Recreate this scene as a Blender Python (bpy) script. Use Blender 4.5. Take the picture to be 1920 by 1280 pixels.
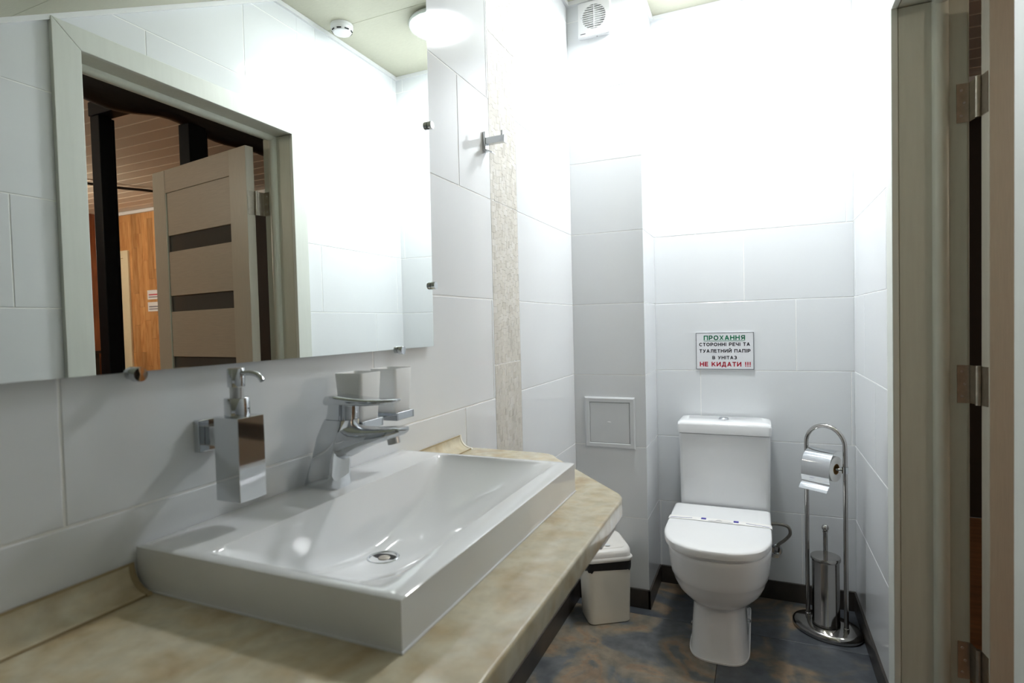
import bpy, bmesh, math, random
from mathutils import Vector, Matrix
random.seed(7)
for o in list(bpy.data.objects): bpy.data.objects.remove(o)
S = bpy.context.scene
COL = S.collection
PI = math.pi

# ------------------------------------------------------------------ camera
cam = bpy.data.cameras.new('camera'); co = bpy.data.objects.new('camera', cam); COL.objects.link(co)
CP = Vector((0.7369, 0.0, 1.1986))
FW = Vector((-0.39954, 0.91625, -0.02908)); RT = Vector((0.91664, 0.39891, -0.02511)); UP = Vector((0.01141, 0.03669, 0.99926))
co.matrix_world = Matrix(((RT.x, UP.x, -FW.x, CP.x), (RT.y, UP.y, -FW.y, CP.y), (RT.z, UP.z, -FW.z, CP.z), (0, 0, 0, 1)))
cam.sensor_width = 36.0; cam.lens = 36.0 * 1062.2 / 1920.0; cam.clip_start = 0.01
cam.dof.use_dof = True; cam.dof.focus_distance = 1.95; cam.dof.aperture_fstop = 5.0
S.camera = co
# ------------------------------------------------------------------ world and exposure
w = bpy.data.worlds.new('world'); S.world = w; w.use_nodes = True
w.node_tree.nodes['Background'].inputs[0].default_value = (0.9, 0.85, 0.8, 1)
w.node_tree.nodes['Background'].inputs[1].default_value = 0.02
S.view_settings.view_transform = 'Standard'; S.view_settings.look = 'None'
S.view_settings.gamma = 1.0; S.view_settings.use_curve_mapping = False
S.view_settings.exposure = 1.58
S.cycles.max_bounces = 9; S.cycles.diffuse_bounces = 6; S.cycles.glossy_bounces = 5; S.cycles.transmission_bounces = 5; S.cycles.use_light_tree = False; S.cycles.caustics_refractive = False
LAMP_POWER = 42.0      # emission of the bathroom ceiling lamp diffuser
HALL_POWER = 130.0      # emission of the far added, unseen hall pendant (the nearer one is weaker)

# ------------------------------------------------------------------ dimensions (metres)
W, YB, YP, XP, ZC = 1.088, 2.632, 2.357, 0.306, 2.56
Z0, TH, TL, ZSK = 0.0773, 0.3, 0.579, 0.079
YN = -1.0
def zs(y): return min(ZC, 2.03 + 0.569 * (y - 0.85))      # height of the (partly sloping) ceiling
YK = 0.85 + (ZC - 2.03) / 0.569
ST1, ST2 = 1.557, 1.759
DN, DF, DZ = 1.035, 1.840, 2.022                            # door opening
HX, HY = 6.12, 4.1                                           # hall far walls

# ------------------------------------------------------------------ materials
def srgb(r, g, b):
    f = lambda c: (c/255/12.92) if c/255 <= 0.04045 else ((c/255+0.055)/1.055)**2.4
    return (f(r), f(g), f(b), 1)
MATS = {}
def mat(name, col, rough=0.4, metal=0.0, scale=30.0, var=0.06, bump=0.0, bscale=80.0, coat=0.0, spec=0.5, emit=None, trans=0.0, ior=1.45, stretch=(1, 1, 1), objvar=0.0, rvar=0.0):
    m = bpy.data.materials.new(name); m.use_nodes = True
    nt = m.node_tree; N = nt.nodes; L = nt.links; b = N['Principled BSDF']
    tc = N.new('ShaderNodeTexCoord'); mp = N.new('ShaderNodeMapping'); mp.inputs['Scale'].default_value = stretch
    L.new(tc.outputs['Object'], mp.inputs[0])
    nz = N.new('ShaderNodeTexNoise'); nz.inputs['Scale'].default_value = scale; nz.inputs['Detail'].default_value = 5
    L.new(mp.outputs[0], nz.inputs['Vector'])
    rp = N.new('ShaderNodeValToRGB')
    c = col
    lo = tuple(max(0, x*(1-var)) for x in c[:3]) + (1,); hi = tuple(min(1, x*(1+var)) for x in c[:3]) + (1,)
    rp.color_ramp.elements[0].color = lo; rp.color_ramp.elements[1].color = hi
    rp.color_ramp.elements[0].position = 0.3; rp.color_ramp.elements[1].position = 0.7
    L.new(nz.outputs['Fac'], rp.inputs[0])
    out = rp.outputs[0]
    if objvar:
        oi = N.new('ShaderNodeObjectInfo'); mr = N.new('ShaderNodeMapRange'); mr.inputs['To Min'].default_value = 1-objvar; mr.inputs['To Max'].default_value = 1+objvar
        L.new(oi.outputs['Random'], mr.inputs['Value'])
        hs = N.new('ShaderNodeHueSaturation'); L.new(mr.outputs[0], hs.inputs['Value']); L.new(out, hs.inputs['Color']); out = hs.outputs[0]
    L.new(out, b.inputs['Base Color'])
    b.inputs['Roughness'].default_value = rough; b.inputs['Metallic'].default_value = metal
    b.inputs['Coat Weight'].default_value = coat; b.inputs['Coat Roughness'].default_value = 0.03
    b.inputs['Specular IOR Level'].default_value = spec; b.inputs['IOR'].default_value = ior
    b.inputs['Transmission Weight'].default_value = trans
    if bump:
        bn = N.new('ShaderNodeTexNoise'); bn.inputs['Scale'].default_value = bscale; bn.inputs['Detail'].default_value = 3
        L.new(mp.outputs[0], bn.inputs['Vector'])
        bp = N.new('ShaderNodeBump'); bp.inputs['Strength'].default_value = bump; bp.inputs['Distance'].default_value = 0.002
        L.new(bn.outputs['Fac'], bp.inputs['Height']); L.new(bp.outputs[0], b.inputs['Normal'])
    if emit:
        b.inputs['Emission Color'].default_value = emit[0]; b.inputs['Emission Strength'].default_value = emit[1]
    MATS[name] = m
    return m
def ramp_mat(name, stops, rough, scale, detail=6, distort=0.6, stretch=(1, 1, 1), bump=0.0, coat=0.0, objshift=False, second=None, spec=0.5):
    m = bpy.data.materials.new(name); m.use_nodes = True
    nt = m.node_tree; N = nt.nodes; L = nt.links; b = N['Principled BSDF']
    tc = N.new('ShaderNodeTexCoord'); mp = N.new('ShaderNodeMapping'); mp.inputs['Scale'].default_value = stretch
    L.new(tc.outputs['Object'], mp.inputs[0])
    vec = mp.outputs[0]
    if objshift:
        oi = N.new('ShaderNodeObjectInfo'); mu = N.new('ShaderNodeMath'); mu.operation = 'MULTIPLY'; mu.inputs[1].default_value = 37.0
        L.new(oi.outputs['Random'], mu.inputs[0])
        ad = N.new('ShaderNodeVectorMath'); ad.operation = 'ADD'; L.new(vec, ad.inputs[0]); L.new(mu.outputs[0], ad.inputs[1]); vec = ad.outputs[0]
    nz = N.new('ShaderNodeTexNoise'); nz.inputs['Scale'].default_value = scale; nz.inputs['Detail'].default_value = detail
    nz.inputs['Distortion'].default_value = distort; L.new(vec, nz.inputs['Vector'])
    rp = N.new('ShaderNodeValToRGB'); el = rp.color_ramp.elements
    el[0].position, el[0].color = stops[0]; el[1].position, el[1].color = stops[-1]
    for p, c in stops[1:-1]:
        e = el.new(p); e.color = c
    L.new(nz.outputs['Fac'], rp.inputs[0]); out = rp.outputs[0]
    if second:
        n2 = N.new('ShaderNodeTexNoise'); n2.inputs['Scale'].default_value = second[0]; n2.inputs['Detail'].default_value = 4; L.new(vec, n2.inputs['Vector'])
        mr = N.new('ShaderNodeMapRange'); mr.inputs['From Min'].default_value = 0.35; mr.inputs['From Max'].default_value = 0.65
        mr.inputs['To Min'].default_value = second[1]; mr.inputs['To Max'].default_value = second[2]; L.new(n2.outputs['Fac'], mr.inputs['Value'])
        mx = N.new('ShaderNodeMix'); mx.data_type = 'RGBA'; mx.blend_type = 'MULTIPLY'; mx.inputs['Factor'].default_value = 1
        L.new(out, mx.inputs['A']); L.new(mr.outputs[0], mx.inputs['B']); out = mx.outputs['Result']
    if objshift:
        mr2 = N.new('ShaderNodeMapRange'); mr2.inputs['To Min'].default_value = 0.8; mr2.inputs['To Max'].default_value = 1.15; L.new(oi.outputs['Random'], mr2.inputs['Value'])
        hs = N.new('ShaderNodeHueSaturation'); L.new(mr2.outputs[0], hs.inputs['Value']); L.new(out, hs.inputs['Color']); out = hs.outputs[0]
    L.new(out, b.inputs['Base Color']); b.inputs['Roughness'].default_value = rough
    b.inputs['Coat Weight'].default_value = coat; b.inputs['Coat Roughness'].default_value = 0.05; b.inputs['Specular IOR Level'].default_value = spec
    if bump:
        bp = N.new('ShaderNodeBump'); bp.inputs['Strength'].default_value = bump; bp.inputs['Distance'].default_value = 0.004
        L.new(nz.outputs['Fac'], bp.inputs['Height']); L.new(bp.outputs[0], b.inputs['Normal'])
    MATS[name] = m
    return m

mat('tile', (0.775, 0.795, 0.815, 1), rough=0.07, var=0.012, scale=4, objvar=0.012, bump=0.02, bscale=5)
mat('grout', (0.95, 0.95, 0.94, 1), rough=0.8, var=0.03, scale=60)
mat('mosaic', (0.66, 0.63, 0.57, 1), rough=0.4, var=0.04, scale=90)
mat('mosaic_dark', (0.58, 0.55, 0.49, 1), rough=0.4, var=0.04, scale=90)
mat('mosaic_light', (0.77, 0.74, 0.69, 1), rough=0.22, var=0.06, scale=90)
mat('ceramic', (0.85, 0.86, 0.875, 1), rough=0.06, var=0.008, scale=6, coat=0.3)
mat('seat_plastic', (0.86, 0.87, 0.88, 1), rough=0.16, var=0.008, scale=6)
mat('chrome', (0.60, 0.62, 0.64, 1), rough=0.05, metal=1.0, var=0.02, scale=5)
mat('steel', (0.47, 0.455, 0.44, 1), rough=0.11, metal=1.0, var=0.03, scale=10)
mat('satin_steel', (0.58, 0.58, 0.58, 1), rough=0.28, metal=1.0, var=0.04, scale=20)
mat('hinge_metal', (0.46, 0.42, 0.36, 1), rough=0.35, metal=1.0, var=0.1, scale=60)
mat('dark_hole', (0.012, 0.012, 0.012, 1), rough=0.6, var=0.2)
mat('white_plastic', (0.82, 0.83, 0.84, 1), rough=0.3, var=0.01)
mat('panel_plastic', (0.70, 0.72, 0.74, 1), rough=0.35, var=0.01)
mat('cream_plastic', srgb(230, 226, 214), rough=0.36, var=0.015, scale=8)
mat('trim_tan', srgb(170, 152, 118), rough=0.4, var=0.06)
mat('white_lid', srgb(226, 224, 220), rough=0.3, var=0.01)
mat('black_bag', (0.012, 0.012, 0.014, 1), rough=0.32, var=0.3, bump=0.6, bscale=60)
mat('frosted', (0.97, 0.98, 0.985, 1), rough=0.35, var=0.01, trans=0.12, ior=1.2)
mat('paper', (0.85, 0.84, 0.82, 1), rough=0.9, var=0.03, scale=60, bump=0.1, bscale=200)
mat('cardboard', srgb(150, 115, 70), rough=0.9, var=0.08)
mat('sign_white', (0.80, 0.81, 0.84, 1), rough=0.35, var=0.01)
mat('sign_green', srgb(0, 125, 85), rough=0.5, var=0.05)
mat('sign_black', srgb(35, 35, 45), rough=0.5, var=0.05)
mat('sign_red', srgb(190, 20, 50), rough=0.5, var=0.05)
mat('sign_edge', srgb(95, 98, 105), rough=0.5, var=0.05)
mat('blue_ink', srgb(60, 55, 150), rough=0.6, var=0.05)
mat('grey_ink', srgb(110, 110, 125), rough=0.6, var=0.05)
mat('frame_paint', srgb(202, 204, 192), rough=0.38, var=0.03, scale=14, stretch=(6, 6, 0.5), bump=0.05, bscale=60)
mat('casing_paint', srgb(214, 217, 210), rough=0.4, var=0.02, scale=14, stretch=(6, 6, 0.5))
mat('door_veneer', srgb(192, 184, 170), rough=0.45, var=0.06, scale=40, stretch=(0.4, 0.4, 8), bump=0.08, bscale=40)
mat('door_stile', srgb(200, 195, 182), rough=0.42, var=0.04, scale=40, stretch=(8, 8, 0.4))
mat('smoked_glass', (0.16, 0.17, 0.165, 1), rough=0.08, var=0.02, trans=0.35)
mat('glass_edge', srgb(196, 208, 198), rough=0.3, var=0.02)
mat('ceiling_panel', srgb(196, 195, 176), rough=0.55, var=0.04, scale=60, stretch=(1, 5, 1))
mat('cornice', (0.82, 0.83, 0.84, 1), rough=0.4, var=0.01)
mat('black_metal', (0.006, 0.007, 0.010, 1), rough=0.5, var=0.2, spec=0.2)
mat('slat_white', srgb(222, 210, 194), rough=0.45, var=0.02, scale=5)
mat('slat_highlight', srgb(246, 240, 226), rough=0.6, var=0.02)  # whiter backing between the hall boards imitates their bevel highlights
mat('lamp_glass', (0.95, 0.97, 1.0, 1), rough=0.5, var=0.0, emit=((0.955, 0.985, 1.0, 1), LAMP_POWER))
mat('added_lamp_glass', (1, 0.9, 0.75, 1), rough=0.5, var=0.0, emit=((1.0, 0.88, 0.72, 1), HALL_POWER))
mat('added_lamp_dim', (1, 0.9, 0.75, 1), rough=0.5, var=0.0, emit=((1.0, 0.88, 0.72, 1), HALL_POWER*0.36))
mat('lamp_rim', (0.62, 0.66, 0.66, 1), rough=0.35, var=0.02)
mat('hall_paint', srgb(150, 120, 95), rough=0.7, var=0.04)
mat('hall_dark', srgb(34, 27, 22), rough=0.8, var=0.05)  # darkness of the gap beside the open door, put into the wall colour
mat('hose', (0.30, 0.28, 0.25, 1), rough=0.4, metal=0.8, var=0.3, scale=400)
mat('paint_white', (0.8, 0.8, 0.8, 1), rough=0.5, var=0.01)
mat('hall_door', srgb(228, 216, 186), rough=0.4, var=0.02)
ramp_mat('marble', [(0.28, srgb(192, 170, 134)), (0.42, srgb(206, 191, 160)), (0.52, srgb(213, 204, 179)), (0.62, srgb(204, 190, 160)), (0.74, srgb(196, 174, 138))], 0.14, 13.0, detail=8, distort=0.35, second=(45, 0.90, 1.05), spec=0.5)
ramp_mat('slate', [(0.30, srgb(84, 88, 92)), (0.42, srgb(100, 103, 105)), (0.445, srgb(116, 111, 101)), (0.52, srgb(130, 120, 105)), (0.545, srgb(140, 118, 96)), (0.58, srgb(128, 115, 99)), (0.605, srgb(98, 100, 101)), (0.74, srgb(86, 90, 93))], 0.36, 4.6, detail=5, distort=0.8, bump=0.3, objshift=True, second=(30, 0.78, 1.10))
ramp_mat('slate_blue', [(0.30, srgb(58, 62, 68)), (0.54, srgb(78, 82, 87)), (0.585, srgb(92, 90, 85)), (0.63, srgb(114, 103, 88)), (0.67, srgb(128, 109, 88)), (0.74, srgb(96, 92, 84))], 0.34, 4.6, detail=5, distort=0.8, bump=0.3, objshift=True, second=(30, 0.8, 1.10))
ramp_mat('slate_skirting', [(0.3, srgb(38, 36, 34)), (0.7, srgb(66, 60, 54))], 0.35, 8.0, bump=0.15)
ramp_mat('oak', [(0.25, srgb(168, 112, 64)), (0.5, srgb(198, 146, 92)), (0.75, srgb(214, 168, 116))], 0.45, 5.0, stretch=(5, 5, 0.7), distort=1.2, objshift=True)
ramp_mat('oak_red', [(0.3, srgb(110, 56, 30)), (0.7, srgb(142, 80, 44))], 0.5, 5.0, stretch=(5, 5, 0.7), distort=1.0)
ramp_mat('dark_wood', [(0.3, srgb(22, 16, 13)), (0.7, srgb(46, 34, 26))], 0.5, 6.0, stretch=(4, 0.6, 4), distort=1.0, bump=0.3)
ramp_mat('hall_floor_wood', [(0.3, srgb(96, 66, 42)), (0.7, srgb(132, 96, 64))], 0.4, 5.0, stretch=(0.6, 6, 6))
def mirror_material():
    m = bpy.data.materials.new('mirror_silver'); m.use_nodes = True
    nt = m.node_tree; N = nt.nodes; L = nt.links; b = N['Principled BSDF']
    nz = N.new('ShaderNodeTexNoise'); nz.inputs['Scale'].default_value = 2
    rp = N.new('ShaderNodeValToRGB'); rp.color_ramp.elements[0].color = (0.865, 0.90, 0.875, 1); rp.color_ramp.elements[1].color = (0.875, 0.905, 0.885, 1)
    L.new(nz.outputs['Fac'], rp.inputs[0]); L.new(rp.outputs[0], b.inputs['Base Color'])
    b.inputs['Metallic'].default_value = 1; b.inputs['Roughness'].default_value = 0.0
    MATS['mirror_silver'] = m
mirror_material()

# ------------------------------------------------------------------ helpers
ORG = {}
def tag(o, label, cat=None, group=None, kind=None):
    o['label'] = label
    if cat: o['category'] = cat
    if group: o['group'] = group
    if kind: o['kind'] = kind
    return o
def thing(name, loc, label=None, cat=None, group=None, kind=None):
    o = bpy.data.objects.new(name, None); COL.objects.link(o); o.location = loc; o.empty_display_size = 0.05
    ORG[o.name] = Vector(loc)
    if label: tag(o, label, cat, group, kind)
    return o
def smooth(me, angle=40):
    for p in me.polygons: p.use_smooth = True
    me.set_sharp_from_angle(angle=math.radians(angle))
def obj(name, bm, m, parent=None, sm=True, bevel=0.0, subsurf=0, angle=40, normals=True):
    if normals: bmesh.ops.recalc_face_normals(bm, faces=bm.faces[:])
    if parent is None:
        vs = [v.co for v in bm.verts]
        org = Vector(((min(v.x for v in vs)+max(v.x for v in vs))/2, (min(v.y for v in vs)+max(v.y for v in vs))/2, min(v.z for v in vs)))
    else:
        org = ORG[parent.name]
    bmesh.ops.translate(bm, verts=bm.verts[:], vec=-org)
    me = bpy.data.meshes.new(name); bm.to_mesh(me); bm.free()
    ms = m if isinstance(m, (list, tuple)) else [m]
    for k in ms: me.materials.append(MATS[k])
    if sm: smooth(me, angle)
    o = bpy.data.objects.new(name, me); COL.objects.link(o)
    if parent is None: o.location = org
    else: o.parent = parent
    ORG[o.name] = org
    if bevel:
        b = o.modifiers.new('bevel', 'BEVEL'); b.width = bevel; b.segments = 3; b.limit_method = 'ANGLE'; b.angle_limit = math.radians(35)
    if subsurf:
        s = o.modifiers.new('subsurf', 'SUBSURF'); s.levels = subsurf; s.render_levels = subsurf
    return o
def nb(): return bmesh.new()
def box(bm, x0, x1, y0, y1, z0, z1, M=None):
    vs = [bm.verts.new((x, y, z)) for z in (z0, z1) for y in (y0, y1) for x in (x0, x1)]
    for f in ((0, 1, 3, 2), (4, 6, 7, 5), (0, 4, 5, 1), (2, 3, 7, 6), (0, 2, 6, 4), (1, 5, 7, 3)): bm.faces.new([vs[i] for i in f])
    if M is not None: bmesh.ops.transform(bm, matrix=M, verts=vs)
    return bm
def B(x0, x1, y0, y1, z0, z1, M=None): return box(nb(), x0, x1, y0, y1, z0, z1, M)
def loft(bm, loops, cap0=True, cap1=True):
    R = [[bm.verts.new(p) for p in lp] for lp in loops]
    n = len(R[0])
    for a, b in zip(R[:-1], R[1:]):
        for i in range(n): bm.faces.new((a[i], a[(i+1) % n], b[(i+1) % n], b[i]))
    if cap0: bm.faces.new(list(reversed(R[0])))
    if cap1: bm.faces.new(R[-1])
    return bm
def rrect(c, a, b, ha, hb, r, n=5):
    c, a, b = Vector(c), Vector(a), Vector(b); r = min(r, ha*0.999, hb*0.999); pts = []
    for sx, sy, t0 in ((1, 1, 0), (-1, 1, PI/2), (-1, -1, PI), (1, -1, 1.5*PI)):
        for i in range(n+1):
            t = t0 + PI/2*i/n
            pts.append(c + a*(sx*(ha-r) + r*math.cos(t)) + b*(sy*(hb-r) + r*math.sin(t)))
    return pts
def ring(c, a, b, ra, rb=None, n=24):
    rb = ra if rb is None else rb; c, a, b = Vector(c), Vector(a), Vector(b)
    return [c + a*(ra*math.cos(2*PI*i/n)) + b*(rb*math.sin(2*PI*i/n)) for i in range(n)]
AX = {'x': (Vector((0, 1, 0)), Vector((0, 0, 1)), Vector((1, 0, 0))), 'y': (Vector((0, 0, 1)), Vector((1, 0, 0)), Vector((0, 1, 0))), 'z': (Vector((1, 0, 0)), Vector((0, 1, 0)), Vector((0, 0, 1)))}
def lathe(bm, c, prof, axis='z', n=28, cap=True):
    a, b, d = AX[axis] if isinstance(axis, str) else axis
    c = Vector(c)
    return loft(bm, [ring(c + d*h, a, b, max(r, 1e-5), n=n) for r, h in prof], cap, cap)
def cyl(bm, p0, p1, r, n=16, r1=None):
    p0, p1 = Vector(p0), Vector(p1); d = (p1-p0).normalized()
    a = d.orthogonal().normalized(); b = d.cross(a)
    return loft(bm, [ring(p0, a, b, r, n=n), ring(p1, a, b, r if r1 is None else r1, n=n)])
def catmull(pts, n=8):
    P = [Vector(p) for p in pts]; out = []
    for i in range(len(P)-1):
        p0 = P[max(i-1, 0)]; p1 = P[i]; p2 = P[i+1]; p3 = P[min(i+2, len(P)-1)]
        for k in range(n):
            t = k/n
            out.append(0.5*((2*p1) + (p2-p0)*t + (2*p0-5*p1+4*p2-p3)*t*t + (3*p1-p0-3*p2+p3)*t**3))
    out.append(P[-1]); return out
def tube(bm, pts, r, n=12):
    P = [Vector(p) for p in pts]; loops = []
    d0 = (P[1]-P[0]).normalized(); a = d0.orthogonal().normalized()
    for i, p in enumerate(P):
        d = (P[min(i+1, len(P)-1)] - P[max(i-1, 0)]).normalized()
        a = (a - d*a.dot(d)).normalized(); b = d.cross(a)
        loops.append(ring(p, a, b, r[i] if isinstance(r, list) else r, n=n))
    return loft(bm, loops)
def prism(bm, pts, vec):
    vec = Vector(vec); A = [Vector(p) for p in pts]
    return loft(bm, [A, [p+vec for p in A]])
def sphere(bm, c, r, s=(1, 1, 1)):
    bmesh.ops.create_uvsphere(bm, u_segments=16, v_segments=10, radius=r, matrix=Matrix.Translation(c) @ Matrix.Diagonal((*s, 1)))
    return bm

# ------------------------------------------------------------------ setting: walls with individual tiles
def clip(poly, regs):
    def half(P, a, b):
        out = []
        side = lambda p: (b[0]-a[0])*(p[1]-a[1]) - (b[1]-a[1])*(p[0]-a[0])
        for i in range(len(P)):
            p, q = P[i], P[(i+1) % len(P)]; sp, sq = side(p), side(q)
            if sp >= 0: out.append(p)
            if sp*sq < 0:
                t = sp/(sp-sq); out.append((p[0]+(q[0]-p[0])*t, p[1]+(q[1]-p[1])*t))
        return out
    for i in range(len(regs)):
        poly = half(poly, regs[i], regs[(i+1) % len(regs)])
        if len(poly) < 3: return []
    return poly
TCACHE = {}
def tile_piece(parent, poly, frame, depth=0.004, inset=0.0009, m='tile', name='tile'):
    # frame(s, z, d) -> world; d = distance in front of the tile face (negative = into the wall)
    P = []
    for p in poly:
        if not P or (abs(p[0]-P[-1][0]) > 1e-5 or abs(p[1]-P[-1][1]) > 1e-5): P.append(p)
    if len(P) > 2 and abs(P[0][0]-P[-1][0]) < 1e-5 and abs(P[0][1]-P[-1][1]) < 1e-5: P.pop()
    if len(P) < 3: return
    ar = 0.5*abs(sum(P[i][0]*P[(i+1) % len(P)][1]-P[(i+1) % len(P)][0]*P[i][1] for i in range(len(P))))
    if ar < 0.0004: return
    s0 = min(p[0] for p in P); z0 = min(p[1] for p in P)
    key = (frame.__name__, m, depth, tuple((round(p[0]-s0, 4), round(p[1]-z0, 4)) for p in P))
    org = frame(s0, z0, 0)
    if key not in TCACHE:
        c = (sum(p[0] for p in P)/len(P), sum(p[1] for p in P)/len(P))
        ins = []
        for p in P:
            dx = inset if p[0] < c[0] else -inset; dz = inset if p[1] < c[1] else -inset
            ins.append((p[0]+dx, p[1]+dz))
        bm = nb()
        loft(bm, [[frame(p[0], p[1], -depth)-org for p in P], [frame(p[0], p[1], -inset*0.7)-org for p in P], [frame(p[0], p[1], 0)-org for p in ins]])
        bmesh.ops.recalc_face_normals(bm, faces=bm.faces[:])
        me = bpy.data.meshes.new(name); bm.to_mesh(me); bm.free(); me.materials.append(MATS[m]); TCACHE[key] = me
    o = bpy.data.objects.new(name, TCACHE[key]); COL.objects.link(o); o.parent = parent
    o.location = org - ORG[parent.name]
    return o
def lay_tiles(parent, frame, regions, joints, smin, smax, kmax=8, kmin=0, gap=0.0034):
    g = gap/2
    for k in range(kmin, kmax+1):
        za, zb = Z0+TH*k, Z0+TH*(k+1)
        j = joints(k)
        s = j - math.ceil((j-smin)/TL)*TL
        while s < smax:
            rect = [(s+g, za+g), (s+TL-g, za+g), (s+TL-g, zb-g), (s+g, zb-g)]
            for R in regions:
                q = clip(rect, R)
                if q: tile_piece(parent, q, frame)
            s += TL
def f_left(s, z, d): return Vector((d, s, z))
def f_right(s, z, d): return Vector((W-d, s, z))
def f_back(s, z, d): return Vector((s, YB-d, z))
def f_pier(s, z, d): return Vector((s, YP-d, z))
def f_pside(s, z, d): return Vector((XP+d, s, z))
def f_near(s, z, d): return Vector((s, YN+d, z))
G = 0.0012     # tile face in front of the grout bed
# wall_left
bm = nb(); prism(bm, [(-G, YN-0.1, 0), (-G, YP+0.4, 0), (-G, YP+0.4, ZC+0.1), (-G, YK, ZC+0.1), (-G, YN-0.1, zs(YN-0.1)+0.1)], (-0.1, 0, 0))
wl = tag(obj('wall_left', bm, 'grout', sm=False), 'white tiled wall behind the mirror and washbasin', 'wall', kind='structure')
jl = {2: 1.361, 0: 0.965, 1: 1.163}
lay_tiles(wl, f_left, [[(YN, ZSK), (ST1-0.001, ZSK), (ST1-0.001, zs(ST1)), (YN, zs(YN))]], lambda k: jl[k % 3], YN-0.6, ST1)
for k in range(0, 9):
    za, zb = Z0+TH*k+0.0014, min(Z0+TH*(k+1)-0.0014, ZC)
    if zb > za + 0.01: tile_piece(wl, [(ST2+0.001, za), (YP, za), (YP, zb), (ST2+0.001, zb)], f_left)
# mosaic strip: decor tiles with small sticks
zz = [0.079, 0.577, 1.079, 1.579, 2.085, ZC]
for a, b in zip(zz[:-1], zz[1:]):
    b = min(b, zs(ST1+0.1)); bm = nb()
    cols = 15; cw = (ST2-ST1)/cols; ph = 0.0205
    for ci in range(cols):
        z = a + 0.0015 - random.random()*ph
        while z < b-0.0015:
            z1 = min(z+ph, b-0.0015); zz0 = max(z, a+0.0015)
            if z1-zz0 > 0.003:
                y0, y1 = ST1+ci*cw+0.00005, ST1+(ci+1)*cw-0.00005
                d = random.choice((0.0, 0.0001, 0.0003)); tl = random.uniform(-0.0002, 0.0002)
                vs = [bm.verts.new(p) for p in ((-G, y0, zz0), (-G, y1, zz0), (-G, y1, z1), (-G, y0, z1), (d+tl, y0, zz0+0.0002), (d-tl, y1, zz0+0.0002), (d-tl, y1, z1-0.0002), (d+tl, y0, z1-0.0002))]
                mi = random.choice((0, 0, 0, 0, 0, 1, 1, 2))
                for f in ((4, 5, 6, 7), (0, 1, 5, 4), (1, 2, 6, 5), (2, 3, 7, 6), (3, 0, 4, 7)):
                    bm.faces.new([vs[i] for i in f]).material_index = mi
            z = z1
    o = obj('mosaic_tile', bm, ['mosaic', 'mosaic_light', 'mosaic_dark'], wl, sm=False); o['kind'] = 'stuff'
# wall_back
wb = tag(obj('wall_back', B(XP-0.1, W+0.2, YB+G, YB+0.1, 0, ZC+0.05), 'grout', sm=False), 'white tiled wall behind the toilet', 'wall', kind='structure')
lay_tiles(wb, f_back, [[(XP, ZSK), (W, ZSK), (W, ZC), (XP, ZC)]], lambda k: 0.879+0.198*(3-k) if k < 5 else 0.682-0.198*(k-4), XP-1.2, W)
# wall_pier: boxed-in corner
wp = tag(obj('wall_pier', B(-G, XP-G, YP+G, YB+0.05, 0, ZC+0.05), 'grout', sm=False), 'tiled boxed-in pipe duct projecting from the far left corner', 'wall', kind='structure')
for k in range(0, 9):
    za, zb = Z0+TH*k+0.0014, min(Z0+TH*(k+1)-0.0014, ZC)
    if zb > za+0.01:
        tile_piece(wp, [(0.0005, max(za, ZSK)), (XP-0.0005, max(za, ZSK)), (XP-0.0005, zb), (0.0005, zb)], f_pier)
        tile_piece(wp, [(YP+0.0005, max(za, ZSK)), (YB-0.001, max(za, ZSK)), (YB-0.001, zb), (YP+0.0005, zb)], f_pside)
# wall_right with the door opening
WX1 = 1.235
bm = nb()
prism(bm, [(W+G, YN-0.1, 0), (W+G, DN-0.02, 0), (W+G, DN-0.02, zs(DN-0.02)+0.05), (W+G, YN-0.1, zs(YN-0.1)+0.05)], (WX1-W-G, 0, 0))
prism(bm, [(W+G, DF+0.02, 0), (W+G, YB+0.1, 0), (W+G, YB+0.1, ZC+0.05), (W+G, DF+0.02, ZC+0.05)], (WX1-W-G, 0, 0))
prism(bm, [(W+G, DN-0.02, DZ+0.02), (W+G, DF+0.02, DZ+0.02), (W+G, DF+0.02, ZC+0.05), (W+G, YK, ZC+0.05), (W+G, DN-0.02, zs(DN-0.02)+0.05)], (WX1-W-G, 0, 0))
wr = tag(obj('wall_right', bm, 'grout', sm=False), 'white tiled wall with the door opening', 'wall', kind='structure')
CW = 0.075
regs = [[(YN, ZSK), (DN-CW+0.01, ZSK), (DN-CW+0.01, zs(DN-CW+0.01)), (YN, zs(YN))],
        [(DF+CW-0.01, ZSK), (YB, ZSK), (YB, ZC), (DF+CW-0.01, ZC)],
        [(DN-CW+0.01, DZ+CW-0.01), (DF+CW-0.01, DZ+CW-0.01), (DF+CW-0.01, ZC), (YK, ZC), (DN-CW+0.01, zs(DN-CW+0.01))]]
lay_tiles(wr, f_right, regs, lambda k: 1.237+(k-6)*0.388 if k >= 6 else {1: 0.85, 0: 0.657, 2: 0.464}[k % 3], YN-0.6, YB)
# hall-side skin of the wall above and beside the door
# wall_front: low knee wall behind the camera
wn = tag(obj('wall_front', B(-0.1, W+0.15, YN-0.1, YN-G, 0, zs(YN)+0.05), 'grout', sm=False), 'low tiled knee wall under the slope', 'wall', kind='structure')
lay_tiles(wn, f_near, [[(0, ZSK), (W, ZSK), (W, zs(YN)), (0, zs(YN))]], lambda k: 0.4, -0.6, W)
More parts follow.
